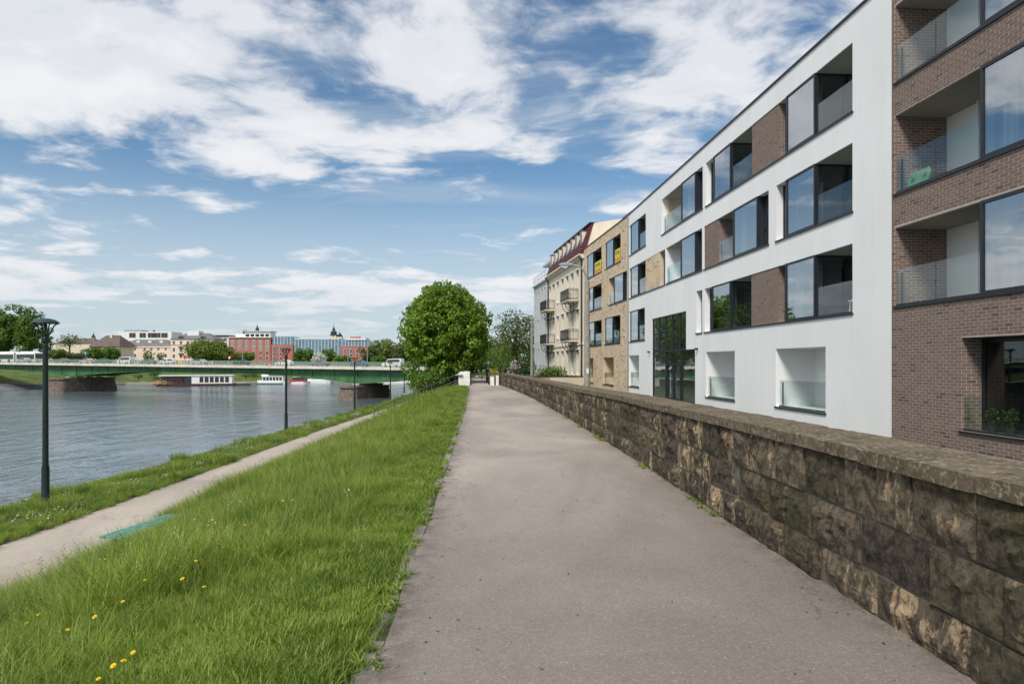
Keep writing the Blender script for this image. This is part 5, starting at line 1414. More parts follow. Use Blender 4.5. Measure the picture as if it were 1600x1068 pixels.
# daisies and cress on the river strip and small white heads in the slope
mb = MB(); mb.lathe((0, 0, .10), [(.002, -.1), (.002, 0), (.017, .004), (.008, .010)], 7); dm = mb.mesh('daisy', [M['seedhead']]); daisy = bpy.data.objects.new('daisy', dm)
pts, scl = [], []
for _ in range(2600):
    y = 15 + 45 * rs.rand(); x = rs.uniform(bank_x(y) + .3, low_out(y) - .1)
    if mnoise.noise((x * .9, y * .45, 21)) < .16: continue
    pts.append((x, y, bank_z(x, y) + rs.uniform(.02, .14))); scl.append(rs.uniform(.6, 1.3))
for _ in range(2500):
    y = 2.5 + 11 * rs.rand(); x = rs.uniform(-5.5, -1.2)
    if mnoise.noise((x * .9, y * .6, 33)) < .22 or not seen(x, y, slope_z(x, y), 0): continue
    pts.append((x, y, slope_z(x, y) + rs.uniform(.12, .26))); scl.append(rs.uniform(.14, .3))
scatter('daisies', 'tiny white wildflowers dotted through the grass', pts, scl, [0] * len(pts), [daisy], .4)

# ================================================================== bridge
BA = Vector((-.923, .384, 0)); BWv = Vector((.384, .923, 0)); BO = Vector((-34, 148, 0))
def bz_top(t): return .85 + .0083 * t                      # top of the fascia, t metres along from the right pier
PL, PR = 93.0, 0.0                                          # pier stations
def gdepth(t):
    h = 0
    for c in (PR, PL, -62): h = max(h, 1.75 * max(0, 1 - abs(t - c) / 30) ** 1.7)
    return 1.95 + h
def BP(t, w, z): p = BO + BA * t + BWv * w; return (p.x, p.y, z)
T0, T1, DW = -34.0, 175.0, 13.0
M['bgreen'] = simple('bridge_green', (0.050, 0.150, 0.052), .55, .3, .5)
M['bpale'] = simple('bridge_fascia', (0.58, 0.53, 0.46), .85, .14, .6)
M['brail'] = simple('bridge_rail_green', (0.19, 0.28, 0.22), .5, .12, 2)
M['pierstone'] = simple('pier_stone', (0.155, 0.12, 0.098), .9, .35, 1.6, bmp=.4, bscale=4)
br = thing('road_bridge', 'long green girder road bridge over the river on dark stone piers', 'bridge', (BO.x, BO.y, -6))
mb = MB()
ts = np.linspace(T0, T1, 60)
for a, b in zip(ts[:-1], ts[1:]):
    za, zb = bz_top(a), bz_top(b)
    mb.hexa([BP(a, 0.25, za - .62), BP(a, DW, za - .62), BP(b, DW, zb - .62), BP(b, 0.25, zb - .62), BP(a, 0.25, za - .1), BP(a, DW, za - .1), BP(b, DW, zb - .1), BP(b, .25, zb - .1)])
mb.build('deck', [M['asphalt']], br)
for w0, nm in ((-.75, 'near'), (DW, 'far')):
    mb = MB()
    for a, b in zip(ts[:-1], ts[1:]):
        za, zb = bz_top(a), bz_top(b); w1 = w0 + 1.0
        mb.hexa([BP(a, w0, za - .58), BP(a, w1, za - .58), BP(b, w1, zb - .58), BP(b, w0, zb - .58), BP(a, w0, za), BP(a, w1, za), BP(b, w1, zb), BP(b, w0, zb)])
    mb.build('fascia', [M['bpale']], br)
for k, w in enumerate((.9, 3.7, 6.5, 9.3, 12.1)):
    mb = MB()
    for a, b in zip(ts[:-1], ts[1:]):
        za, zb = bz_top(a), bz_top(b)
        mb.hexa([BP(a, w - .2, za - gdepth(a)), BP(a, w + .2, za - gdepth(a)), BP(b, w + .2, zb - gdepth(b)), BP(b, w - .2, zb - gdepth(b)), BP(a, w - .2, za - .63), BP(a, w + .2, za - .63), BP(b, w + .2, zb - .63), BP(b, w - .2, zb - .63)])
        if k == 0:
            mb.hexa([BP(a, w - .42, za - gdepth(a)), BP(a, w - .2, za - gdepth(a)), BP(b, w - .2, zb - gdepth(b)), BP(b, w - .42, zb - gdepth(b)), BP(a, w - .42, za - gdepth(a) + .12), BP(a, w - .2, za - gdepth(a) + .12), BP(b, w - .2, zb - gdepth(b) + .12), BP(b, w - .42, zb - gdepth(b) + .12)])
    g_ = mb.build('girder', [M['bgreen']], br)
    if k == 0:
        for t in np.arange(T0 + 4, T1, 6.0):
            sm = MB(); z = bz_top(t); p = [BP(t - .06, w - .34, z - gdepth(t) + .13), BP(t + .06, w - .34, z - gdepth(t) + .13), BP(t + .06, w - .2, z - gdepth(t) + .13), BP(t - .06, w - .2, z - gdepth(t) + .13)]
            sm.hexa(p + [(q[0], q[1], z - .66) for q in p]); sm.build('stiffener', [M['bgreen']], g_)
M['rust'] = simple('rust_stain', (0.13, 0.05, 0.03), .9, .3, 3)
mb = MB()
for t in (104, 109.5, 115.5, 112.5):
    z = bz_top(t); mb.quad(BP(t + .25, .66, z - gdepth(t) + .15), BP(t - .25, .66, z - gdepth(t) + .15), BP(t - .2, .66, z - .9), BP(t + .2, .66, z - .9))
mb.build('rust_streak', [M['rust']], br)
for w in (-.55, DW + .6):
    mb = MB()
    for a, b in zip(ts[:-1], ts[1:]):
        for zz, r_ in ((.95, .06), (.68, .03), (.42, .03), (.16, .04)): 
            za, zb = bz_top(a) + zz, bz_top(b) + zz
            mb.hexa([BP(a, w - r_, za - r_), BP(a, w + r_, za - r_), BP(b, w + r_, zb - r_), BP(b, w - r_, zb - r_), BP(a, w - r_, za + r_), BP(a, w + r_, za + r_), BP(b, w + r_, zb + r_), BP(b, w - r_, zb + r_)])
    for t in np.arange(T0, T1, 1.0):
        z = bz_top(t); big = abs((t / 4.0) % 1) < .01; r_ = .09 if big else .045
        p = [BP(t - r_, w - r_, z - .02), BP(t + r_, w - r_, z - .02), BP(t + r_, w + r_, z - .02), BP(t - r_, w + r_, z - .02)]; mb.hexa(p + [(q[0], q[1], z + .95) for q in p])
    mb.build('railing', [M['brail']], br)
def pier(t0, w, L, hz):
    p_ = MB(); nb = 14; prof = []
    # plan outline: rounded upstream nose, square sides
    out = []
    for i in range(nb + 1):
        a = math.pi * i / nb; out.append((t0 + w / 2 * math.cos(a), -2.2 + .0 - (w * .30) * math.sin(a)))
    out = [(t0 + w / 2, L)] + out + [(t0 - w / 2, L)]
    n = len(out); c = (t0, L / 2 - 1)
    lv = [(-8, 1.10), (-6, 1.07), (hz - .35, .97), (hz - .348, 1.02), (hz, 1.02)]
    vs = []
    for z, k in lv:
        for (t, q) in out: vs.append(BP(c[0] + (t - c[0]) * k, c[1] + (q - c[1]) * k, z))
    fs = [(j * n + i, j * n + (i + 1) % n, (j + 1) * n + (i + 1) % n, (j + 1) * n + i) for j in range(len(lv) - 1) for i in range(n)] + [tuple((len(lv) - 1) * n + i for i in range(n))]
    p_.add(vs, fs); o = p_.build('pier', [M['pierstone']], br)
    m2 = MB()
    for z in np.arange(-5.6, hz - .5, .42):      # course joints
        k = 1.07 + (.97 - 1.07) * (z + 6) / (hz - .35 + 6) + .004
        for i in range(n):
            a, b = out[i], out[(i + 1) % n]; A = BP(c[0] + (a[0] - c[0]) * k, c[1] + (a[1] - c[1]) * k, z); B_ = BP(c[0] + (b[0] - c[0]) * k, c[1] + (b[1] - c[1]) * k, z)
            m2.quad(A, B_, (B_[0], B_[1], z + .03), (A[0], A[1], z + .03))
    jj = m2.build('joint', [M['dark']], o); jj['kind'] = 'stuff'
    for w_ in (.9, 3.7, 6.5, 9.3, 12.1):
        if w_ > L: continue
        m3 = MB(); z1 = bz_top(t0) - gdepth(t0); p = [BP(t0 - .6, w_ - .5, hz), BP(t0 + .6, w_ - .5, hz), BP(t0 + .6, w_ + .5, hz), BP(t0 - .6, w_ + .5, hz)]
        m3.hexa(p + [(q[0], q[1], (hz + z1) / 2) for q in p]); p = [BP(t0 - .85, w_ - .7, 0), BP(t0 + .85, w_ - .7, 0), BP(t0 + .85, w_ + .7, 0), BP(t0 - .85, w_ + .7, 0)]
        m3.hexa([(q[0], q[1], (hz + z1) / 2 + .01) for q in p] + [(q[0], q[1], z1 - .005) for q in p]); m3.build('bearing', [M['bpale']], o)
pier(PR, 4.6, 10.0, -3.30); pier(PL, 6.0, 12.0, -2.35)
mb = MB(); mb.hexa([BP(-29.9, -1, -8), BP(-29.9, DW + 1, -8), BP(-33.9, DW + 1, -8), BP(-33.9, -1, -8)][::-1] + [BP(-29.9, -1, -.1), BP(-29.9, DW + 1, -.1), BP(-33.9, DW + 1, -.1), BP(-33.9, -1, -.1)][::-1]); mb.build('abutment', [M['pierstone']], br)

# signs on the bridge
def sign(label, px, py, shape, cols, size, w=-.72, post=None, cat='sign', up=0.0):
    # find station where the bridge's near edge crosses this pixel column
    k = (px - CX) / FPX; o = BO + BWv * w; t = (k * o.y - o.x) / (BA.x - k * BA.y); p = Vector(BP(t, w, 0)); z = HC + (HY - py) / FPX * p.y
    q = thing('traffic_sign', label, cat, (p.x, p.y, min(z - size / 2, bz_top(t) - .1)), 'signs on the bridge')
    n = (-BWv); n = Vector((n.x, n.y, 0)).normalized(); u = BA * -1
    mb = MB(); nn = {'round': 20, 'diamond': 4, 'tri': 3, 'square': 4}[shape]; off = {'round': 0, 'diamond': 0, 'tri': math.pi / 2, 'square': math.pi / 4}[shape]
    c = Vector((p.x, p.y, z))
    def disc(r, d, m_):
        vs = [c + n * (d + .012) + (u * math.cos(off + 6.2832 * i / nn) + Vector((0, 0, math.sin(off + 6.2832 * i / nn)))) * r for i in range(nn)]; vb = [v - n * .03 for v in vs]
        mb.add(vs + vb, [tuple(range(nn)), tuple(range(nn, 2 * nn))[::-1]] + [(i, nn + i, nn + (i + 1) % nn, (i + 1) % nn) for i in range(nn)], m_)
    for i, (r, m_) in enumerate(cols): disc(size * r, .02 * i, i)
    mb.build('plate', [M[m_] for r, m_ in cols], q)
    mb = MB(); mb.tube([(c - n * .03)[:2] + (z + size * .4,), (c - n * .03)[:2] + (bz_top(t) - .3,)], .035, 6); mb.build('post', [M['greymetal']], q)
M['sred'] = simple('sign_red', (0.55, 0.02, 0.025), .5, .05, 3); M['swhite'] = simple('sign_white', (0.75, 0.75, 0.73), .5, .04, 3); M['syel'] = simple('sign_yellow', (0.75, 0.42, 0.01), .5, .05, 3); M['sblue'] = simple('sign_blue', (0.01, 0.08, 0.36), .5, .05, 3)
sign('red round sign on a post above the bridge railing', 289, 557.5, 'round', [(1.0, 'swhite'), (.92, 'sred')], .55)
sign('round white sign with red rim above the bridge railing', 358.5, 558.5, 'round', [(1.0, 'sred'), (.62, 'swhite')], .42)
sign('yellow diamond river sign hung on the bridge fascia', 280.5, 567.5, 'diamond', [(1.0, 'syel'), (.3, 'dark')], .62)
sign('red and white diamond sign on the fascia near the left pier', 140.5, 565, 'diamond', [(1.0, 'sred'), (.45, 'swhite')], .62)
sign('red and white diamond sign on the fascia before the red hotel', 421.5, 569.5, 'diamond', [(1.0, 'sred'), (.45, 'swhite')], .5)
sign('blue square direction sign on a tall post over the bridge', 133.5, 551.5, 'square', [(1.0, 'sblue'), (.4, 'swhite')], .72, DW + .3)
sign('small white sign on a tall post beside the bus', 69.5, 547.5, 'square', [(1.0, 'swhite'), (.45, 'sblue')], .62, -.3)
# lamp columns on the bridge
def column(label, px, top, w):
    k = (px - CX) / FPX; o = BO + BWv * w; t = (k * o.y - o.x) / (BA.x - k * BA.y); p = Vector(BP(t, w, bz_top(t)))
    q = thing('lamp_column', label, 'street lamp', tuple(p), 'lamp columns on the bridge'); z = HC + (HY - top) / FPX * p.y
    mb = MB(); mb.tube([p, (p.x, p.y, z)], [.10, .06], 8); mb.build('column', [M['greymetal']], q)
    mb = MB(); mb.box(p.x - .55, p.x + .2, p.y - .12, p.y + .12, z, z + .12); mb.build('lamp_head', [M['greymetal']], q)
column('thin grey lamp column on the bridge before the red hotel', 379, 527, DW + .2)
column('thin grey lamp column on the bridge beside the bus', 71, 515, DW + .2)
column('thin grey lamp column at the right end of the red hotel', 574, 528, DW + .2)
column('short grey column on the bridge near the right pier', 543.5, 549, -.3)

# ================================================================== vehicles
def body_prism(mb, prof, hw, m=0, taper=0): mb.prism(prof, lambda a, b, t: (a, t * (1 - taper * max(0, b - .9)), b), -hw, hw, m)
def make_car(col, kind='car'):
    M_ = simple('car_paint_%s' % col[0], col[1], .25, .03, 2, spec=.6)
    t = bpy.data.objects.new('car', None); C.objects.link(t); OFF[t] = Vector()
    if kind == 'car':
        lowp = [(-2.1, .28), (2.1, .28), (2.18, .55), (2.05, .78), (1.1, .93), (-1.75, .98), (-2.15, .85), (-2.2, .5)]
        cab = [(1.05, .93), (.35, 1.38), (-.95, 1.45), (-1.75, .98)]; gl = [(.86, .97), (.28, 1.32), (-.90, 1.38), (-1.48, 1.0)]
    else:
        lowp = [(-2.4, .3), (2.3, .3), (2.4, .7), (2.2, 1.0), (1.5, 1.1), (-2.4, 1.15)]
        cab = [(1.5, 1.1), (.9, 1.85), (-2.35, 1.95), (-2.42, 1.12)]; gl = [(1.3, 1.15), (.85, 1.72), (-2.1, 1.78), (-2.2, 1.18)]
    mb = MB(); body_prism(mb, lowp, .88); o = link('body', mb.mesh('body', [M_]), t); b = o.modifiers.new('bevel', 'BEVEL'); b.width = .07; b.segments = 2
    mb = MB(); mb.prism(cab, lambda a, b, s: (a, s * (1 - .16 * (b - .93)), b), -.82, .82); o = link('cabin', mb.mesh('cabin', [M_]), t); b = o.modifiers.new('bevel', 'BEVEL'); b.width = .05; b.segments = 2
    for sgn in (-1, 1):
        mb = MB(); vs = [(a, sgn * (.835 * (1 - .16 * (b_ - .93))), b_) for a, b_ in gl]; k = len(vs); mid = .5 * (vs[1][0] + vs[2][0])
        mb.add(vs, [tuple(range(k)) if sgn < 0 else tuple(range(k))[::-1]]); link('side_window', mb.mesh('side_window', [M['door_glass']]), t)
    mb = MB(); mb.quad((1.07, -.7, .95), (1.07, .7, .95), (.38 if kind == 'car' else .93, .62, 1.36 if kind == 'car' else 1.8), (.38 if kind == 'car' else .93, -.62, 1.36 if kind == 'car' else 1.8))
    if kind == 'car': link('windscreen', mb.mesh('windscreen', [M['door_glass']]), t)
    for x in (-1.35, 1.35):
        for sgn in (-1, 1):
            mb = MB(); mb.tube([(x, sgn * .72, .32), (x, sgn * .90, .32)], .32, 16); w_ = link('wheel', mb.mesh('wheel', [M['iron']]), t)
            mb = MB(); mb.tube([(x, sgn * .89, .32), (x, sgn * .915, .32)], .2, 10); link('rim', mb.mesh('rim', [M['greymetal']]), w_)
    for sgn in (-1, 1):
        mb = MB(); mb.box(2.08, 2.17, sgn * .7 - .16, sgn * .7 + .16, .62, .74); link('headlight', mb.mesh('headlight', [M['opal']]), t)
    return t
paints = {'silver': (.42, .44, .45), 'white': (.72, .72, .70), 'grey': (.16, .17, .18), 'dark': (.03, .033, .04), 'green': (.07, .13, .11), 'blue': (.04, .08, .20), 'red': (.32, .03, .03)}
protos = {}
def car(px, w, col, label, kind='car', flip=False):
    key = (col, kind)
    if key not in protos: t = make_car((col, paints[col]), kind); protos[key] = t
    else: t = copy_tree(protos[key])
    k = (px - CX) / FPX; o = BO + BWv * w; s = (k * o.y - o.x) / (BA.x - k * BA.y); t.location = BP(s, w, bz_top(s) - .1)
    t.rotation_euler = (0, 0, math.atan2(BA.y, BA.x) + (math.pi if flip else 0)); tag(t, label, 'van' if kind == 'van' else 'car', 'vehicles crossing the bridge'); t.name = 'van' if kind == 'van' else 'car'
car(38, 4.0, 'silver', 'silver car in front of the bus on the bridge')
car(136, 4.0, 'silver', 'silver car behind the red and white diamond sign')
car(161, 4.0, 'green', 'dark green car following the silver one left of the white van')
car(98, 4.0, 'grey', 'grey car between the bus and the blue sign')
car(197, 4.2, 'white', 'white van on the bridge before the pink house', 'van')
car(232, 4.0, 'grey', 'grey car right of the white van on the bridge')
car(262, 8.5, 'white', 'white car on the bridge left of the red round sign', flip=True)
car(312, 4.0, 'silver', 'silver car right of the red round sign before the leafy tree')
car(377, 4.0, 'dark', 'dark car on the bridge left of the red hotel entrance')
car(445, 4.0, 'white', 'white car on the bridge beside the second park lamp')
car(500, 4.0, 'grey', 'grey car on the bridge before the white blossom tree')
car(562, 4.0, 'blue', 'dark blue car on the bridge above the right pier')
car(614, 4.0, 'white', 'white van on the bridge beside the chestnut tree', 'van')
def bus():
    w = 7.6; k = (30 - CX) / FPX; o = BO + BWv * w; s = (k * o.y - o.x) / (BA.x - k * BA.y)
    t = thing('city_bus', 'long white and dark articulated bus crossing the bridge', 'bus', BP(s, w, bz_top(s) - .1)); t.rotation_euler = (0, 0, math.atan2(BA.y, BA.x) + math.pi)
    for (a, b, nm) in ((-9, -.5, 'rear_section'), (.5, 9, 'front_section')):
        mb = MB(); mb.prism([(a, .35), (b, .35), (b + (.12 if b > 5 else 0), 1.2), (b, 2.75), (b - .15, 3.0), (a + .15, 3.0), (a, 2.8)], lambda x, z, q: (x, q, z), -1.25, 1.25); s_ = link(nm, mb.mesh(nm, [M['swhite']]), t)
        for sg in (-1, 1):
            mb = MB(); mb.box(a + .25, b - .2, sg * 1.255 - .01, sg * 1.255 + .01, 1.05, 2.45); link('window_band', mb.mesh('window_band', [M['door_glass']]), s_)
        mb = MB(); mb.prism([(a + 1, 3.002), (b - .8, 3.002), (b - 1.5, 3.28), (a + 1.8, 3.28)], lambda x, z, q: (x, q, z), -.9, .9); link('roof_unit', mb.mesh('roof_unit', [M['swhite']]), s_)
        for x in (a + 2.2, b - 2.2):
            for sg in (-1, 1): mb = MB(); mb.tube([(x, sg * .95, .48), (x, sg * 1.27, .48)], .48, 16); link('wheel', mb.mesh('wheel', [M['iron']]), s_)
    mb = MB()
    for i in range(6): mb.box(-.5 + i * .17, -.5 + i * .17 + .13, -1.12, 1.12, .5, 2.9)
    link('bellows', mb.mesh('bellows', [M['greymetal']]), t)
    mb = MB(); mb.box(9.0, 9.14, -1.1, 1.1, 1.15, 2.6); link('windscreen', mb.mesh('windscreen', [M['door_glass']]), t)
bus()

# ================================================================== boats
M['hull_dark'] = simple('dark_hull', (0.035, 0.024, 0.02), .6, .2, 2); M['deckwood'] = simple('deck_wood', (0.16, 0.07, 0.04), .7, .2, 2); M['panelgrey'] = simple('grey_panel', (0.13, 0.13, 0.14), .6, .1, 2); M['boatred'] = simple('boat_red', (0.55, 0.03, 0.05), .5, .1, 2)
M['orange'] = simple('orange_plastic', (0.7, 0.2, 0.02), .5, .1, 2); M['hullgreen'] = simple('hull_green', (0.02, 0.10, 0.09), .5, .1, 2)
def boatline(px, py): return on_z(px, py, -6)
def houseboat():
    a, b = boatline(243, 603), boatline(366, 602); L = (b - a).length; d = (b - a).normalized(); n = Vector((-d.y, d.x, 0))
    t = thing('houseboat', 'long white houseboat with a row of dark windows moored under the bridge', 'boat', (a.x, a.y, -6))
    def P(s, w, z): q = a + d * s + n * w; return (q.x, q.y, z - 6)
    def bx(mb, s0, s1, w0, w1, z0, z1): mb.hexa([P(s0, w0, z0), P(s1, w0, z0), P(s1, w1, z0), P(s0, w1, z0), P(s0, w0, z1), P(s1, w0, z1), P(s1, w1, z1), P(s0, w1, z1)])
    mb = MB(); mb.prism([(0.4, -.6), (L - .4, -.6), (L, .55), (0, .55)], lambda s, z, w: P(s, w, z), 0, 6); mb.build('hull', [M['hull_dark']], t)
    mb = MB(); bx(mb, .05, L - .05, .02, 5.9, .552, .72); mb.build('deck', [M['deckwood']], t)
    s = L / 123
    mb = MB(); bx(mb, 55 * s, 119 * s, .5, 5.4, .722, 3.35); c = mb.build('cabin', [M['white']], t)
    for k in range(6): mb = MB(); x = (67.5 + k * 8.1) * s; bx(mb, x, x + 6.0 * s, .44, .498, 1.15, 3.0); w_ = mb.build('window', [M['door_glass']], t)
    mb = MB(); bx(mb, 44 * s, 54.8 * s, .6, 5.3, .722, 3.1); mb.build('glazed_lobby', [M['door_glass']], t)
    mb = MB(); bx(mb, 7 * s, 43.8 * s, 1.5, 5.3, .722, 3.05); mb.build('stern_cabin', [M['panelgrey']], t)
    mb = MB(); bx(mb, 4 * s, 121 * s, .2, 5.7, 3.352, 3.6); mb.build('roof', [M['white']], t)
    mb = MB(); bx(mb, 22 * s, 40 * s, .1, 1.6, 2.2, 2.4); mb.build('porch_roof', [M['deckwood']], t)
    mb = MB()
    for x in (22.5, 31, 39.5): bx(mb, x * s, x * s + .15, .12, .3, .72, 2.2)
    for z in (1.0, 1.35, 1.65): bx(mb, 23 * s, 40 * s, .12, .2, z, z + .08)
    mb.build('porch_railing', [M['deckwood']], t)
    for x in (3, 14):
        mb = MB(); c_ = Vector(P(x * s, -.1, 1.15)); pts = [c_ + (d * math.cos(q) + Vector((0, 0, math.sin(q)))) * .55 for q in np.linspace(0, 6.283, 13)]; mb.tube(pts, .16, 6); mb.build('lifebuoy', [M['orange']], t)
    mb = MB(); bx(mb, L + .05, L + 5, .5, 3.5, -.3, .5); mb.build('pontoon', [M['hull_dark']], t)
    mb = MB(); bx(mb, -1.2, -.02, 1, 3, .3, .6); mb.build('gangway', [M['deckwood']], t)
houseboat()
def tourboat(label, px0, px1, py, hullm, cabm, roofm, hull_h, h, style):
    a, b = boatline(px0, py), boatline(px1, py); L = (b - a).length; d = (b - a).normalized(); n = Vector((-d.y, d.x, 0))
    t = thing('tour_boat', label, 'boat', (a.x, a.y, -6), 'boats moored at the far bank')
    def P(s, w, z): q = a + d * s + n * w; return (q.x, q.y, z - 6)
    mb = MB(); prof = [(0, .9), (.06, 1), (.9, 1), (1, .85)]
    out = [(0, 1.9), (.05, .8), (.2, .1), (.85, 0), (1, .6), (1, 3.4), (.85, 4), (.2, 3.9), (.05, 3.1)]
    k = len(out); vs = [P(s * L, w * .92 + .15, -.5) for s, w in out] + [P(s * L, w, hull_h * (1.25 if s < .1 else 1)) for s, w in out]
    mb.add(vs, [tuple(range(k))[::-1], tuple(range(k, 2 * k))] + [(i, (i + 1) % k, k + (i + 1) % k, k + i) for i in range(k)]); mb.build('hull', [M[hullm]], t)
    def bx(s0, s1, w0, w1, z0, z1, nm, m_): q = MB(); q.hexa([P(s0 * L, w0, z0), P(s1 * L, w0, z0), P(s1 * L, w1, z0), P(s0 * L, w1, z0), P(s0 * L, w0, z1), P(s1 * L, w0, z1), P(s1 * L, w1, z1), P(s0 * L, w1, z1)]); return q.build(nm, [M[m_]], t)
    bx(.22, .93, .5, 3.5, hull_h, h * .62, 'cabin', cabm)
    for i in range(6): bx(.25 + i * .113, .25 + i * .113 + .085, .44, .498, hull_h + .25, h * .56, 'window', 'door_glass')
    bx(.20, .95, .3, 3.7, h * .62, h * .66, 'roof', roofm)
    if cabm == 'panelgrey': bx(.08, .97, .02, .4, hull_h + .002, hull_h + .55, 'red_stripe', 'boatred')
    if style:
        bx(.05, .95, -.03, .3, -.1, hull_h * .35, 'waterline_stripe', 'hullgreen')
        bx(.18, .42, .9, 3.1, h * .662, h, 'wheelhouse', cabm); bx(.50, .93, .4, 3.6, h * .93, h * .97, 'awning', 'panelgrey')
        q = MB()
        for s in np.linspace(.5, .92, 6): q.tube([P(s * L, .5, h * .66), P(s * L, .5, h * .93)], .05, 5)
        q.build('awning_post', [M['greymetal']], t)
        q = MB(); q.lathe(P(.45 * L, 1.5, h * .67), [(.05, 0), (.05, h * .2), (.9, h * .22), (.05, h * .3)], 8); q.build('parasol', [M['orange']], t)
tourboat('white tour boat with green waterline and orange parasol under the bridge', 399, 444, 600, 'white', 'white', 'white', 1.1, 4.4, True)
tourboat('red and white striped tour boat right of the second park lamp', 450, 478, 599.5, 'white', 'panelgrey', 'bpale', .8, 4.0, False)
tourboat('low white launch at the far bank before the right pier', 478, 515, 598, 'white', 'white', 'white', 1.2, 3.0, False)
tourboat('long low white boat glimpsed right of the right pier', 588, 650, 597.5, 'white', 'white', 'white', 1.3, 1.9, False)

# ================================================================== town across the river
def bld(name, label, px0, px1, ytop, Y, mat, depth=14, zb=-.5):
    x0, x1 = (px0 - CX) / FPX * Y, (px1 - CX) / FPX * Y; zt = HC + (HY - ytop) / FPX * Y
    t = thing(name, label, 'building', ((x0 + x1) / 2, Y, zb), 'town houses across the river')
    mb = MB(); mb.box(x0, x1, Y, Y + depth, zb, zt); mb.build('wall', [M[mat]], t)
    return t, x0, x1, zt
winme = {}
def windows(t, Y, pxs, pys, w, h, frame='white', pane='door_glass'):
    key = (w, h, frame, pane)
    if key not in winme:
        mb = MB(); mb.box(-w / 2, w / 2, -.06, .05, -h / 2, h / 2, 0); mb.box(-w / 2 + .14, -.06, -.09, -.061, -h / 2 + .14, h / 2 - .14, 1); mb.box(.06, w / 2 - .14, -.09, -.061, -h / 2 + .14, h / 2 - .14, 1)
        winme[key] = mb.mesh('window', [M[frame], M[pane]])
    for py in pys:
        for px in pxs:
            p = at_Y(px, py, Y); link('window', winme[key], t, (p.x - OFF[t].x, -.01, p.z - OFF[t].z))
def hip(t, x0, x1, zt, Y, h, mat, depth=14, over=.5, inset=None, name='roof'):
    i = inset if inset is not None else depth * .4
    mb = MB(); a = [(x0 - over, Y - over, zt + .01), (x1 + over, Y - over, zt + .01), (x1 + over, Y + depth + over, zt + .01), (x0 - over, Y + depth + over, zt + .01), (x0 + i, Y + depth / 2, zt + h), (x1 - i, Y + depth / 2, zt + h)]
    mb.add(a, [(0, 1, 5, 4), (1, 2, 5), (2, 3, 4, 5), (3, 0, 4), (3, 2, 1, 0)]); return mb.build(name, [M[mat]], t)
def slab(t, x0, x1, y0, y1, z0, z1, nm, m_): mb = MB(); mb.box(x0, x1, y0, y1, z0, z1); return mb.build(nm, [M[m_]], t)
M['pink'] = simple('pink_render', (0.78, 0.63, 0.54), .9, .06, .4); M['cream2'] = simple('pale_yellow_render', (0.66, 0.58, 0.46), .9, .06, .4)
M['brickred'] = simple('red_brick', (0.40, 0.145, 0.105), .85, .12, .8); M['greyroof'] = simple('grey_roof', (0.15, 0.15, 0.155), .7, .15, .6); M['brownroof'] = simple('brown_roof', (0.13, 0.095, 0.085), .8, .2, .6)
M['bluegl'] = simple('curtain_wall_glass', (0.13, 0.22, 0.30), .12, .25, .35, spec=.7); M['whiteb'] = simple('white_house_render', (0.74, 0.73, 0.71), .85, .05, .4); M['copper'] = simple('dark_copper', (0.045, 0.045, 0.05), .5, .2, 2)
Y = 385
t, x0, x1, zt = bld('town_house', 'cream house with red roof behind the slender tree', 86, 150, 536, 430, 'cream2'); hip(t, x0, x1, zt, 430, 3.4, 'brownroof')
t, x0, x1, zt = bld('town_house', 'brown-roofed house with red brick pilasters left of the pink house', 141, 186, 541, 360, 'cream2'); rf = hip(t, x0, x1, zt, 360, 6.2, 'brownroof', 16, .8, 4)
for px in (146, 156, 168, 178): p = at_Y(px, 550, 360); slab(t, p.x - .7, p.x + .7, 359.75, 359.99, -.5, zt - .1, 'pilaster', 'brickred')
p = at_Y(175, 530, 367); slab(t, p.x - .6, p.x + .6, 366, 367.2, zt + 2, zt + 6.5, 'chimney', 'cream2'); windows(t, 360, (151, 162, 173), (549,), 1.3, 2.2)
t, x0, x1, zt = bld('town_house', 'low pink house with grey roof behind the bridge railing', 186, 266.5, 538.5, Y, 'pink'); hip(t, x0, x1, zt, Y, 3.2, 'greyroof')
windows(t, Y, (196.5, 211, 226, 236.5, 247.5, 259), (544.3, 555), 1.4, 2.0); slab(t, x0 - .2, x1, Y - .25, Y - .01, zt - 1.6, zt - 1.2, 'string_course', 'cream2'); slab(t, x0, x1, Y - .4, Y - .01, zt - .3, zt - .02, 'cornice', 'cream2')
for px in (200, 218, 236, 254): p = at_Y(px, 535, Y + 4); slab(t, p.x - .9, p.x + .9, Y + 2.5, Y + 6, zt + .6, zt + 2.4, 'dormer', 'whiteb')
t, x0, x1, zt = bld('apartment_house', 'white flat-roofed modern house rising behind the pink house', 184, 268, 518, 430, 'whiteb')
windows(t, 430, (207, 223, 236, 246, 257), (523.5,), 4.2, 3.2, 'cream2'); slab(t, x0 + 3, x0 + 14, 432, 440, zt, zt + 1.2, 'roof_plant', 'greymetal')
for px in (195, 204, 215, 221, 240): p = at_Y(px, 515, 435); slab(t, p.x - .4, p.x + .4, 435, 436, zt, zt + 1.3, 'vent', 'copper')
t, x0, x1, zt = bld('town_house', 'tall pink house with arched roof dormers behind the red round sign', 266.8, 334, 529.5, Y - 2, 'pink'); hip(t, x0, x1, zt, Y - 2, 3.6, 'greyroof')
windows(t, Y - 2, (271.5, 282.8, 293.5, 304, 314, 325), (535.3, 546, 556), 1.5, 2.3); slab(t, x0, x1, Y - 2.3, Y - 2.02, zt - 3.2, zt - 2.9, 'string_course', 'cream2')
for py in (541, 552): p = at_Y(282.8, py, Y - 2); slab(t, p.x - 1.4, p.x + 1.4, Y - 3.2, Y - 2.02, p.z - .15, p.z + .05, 'balcony', 'copper')
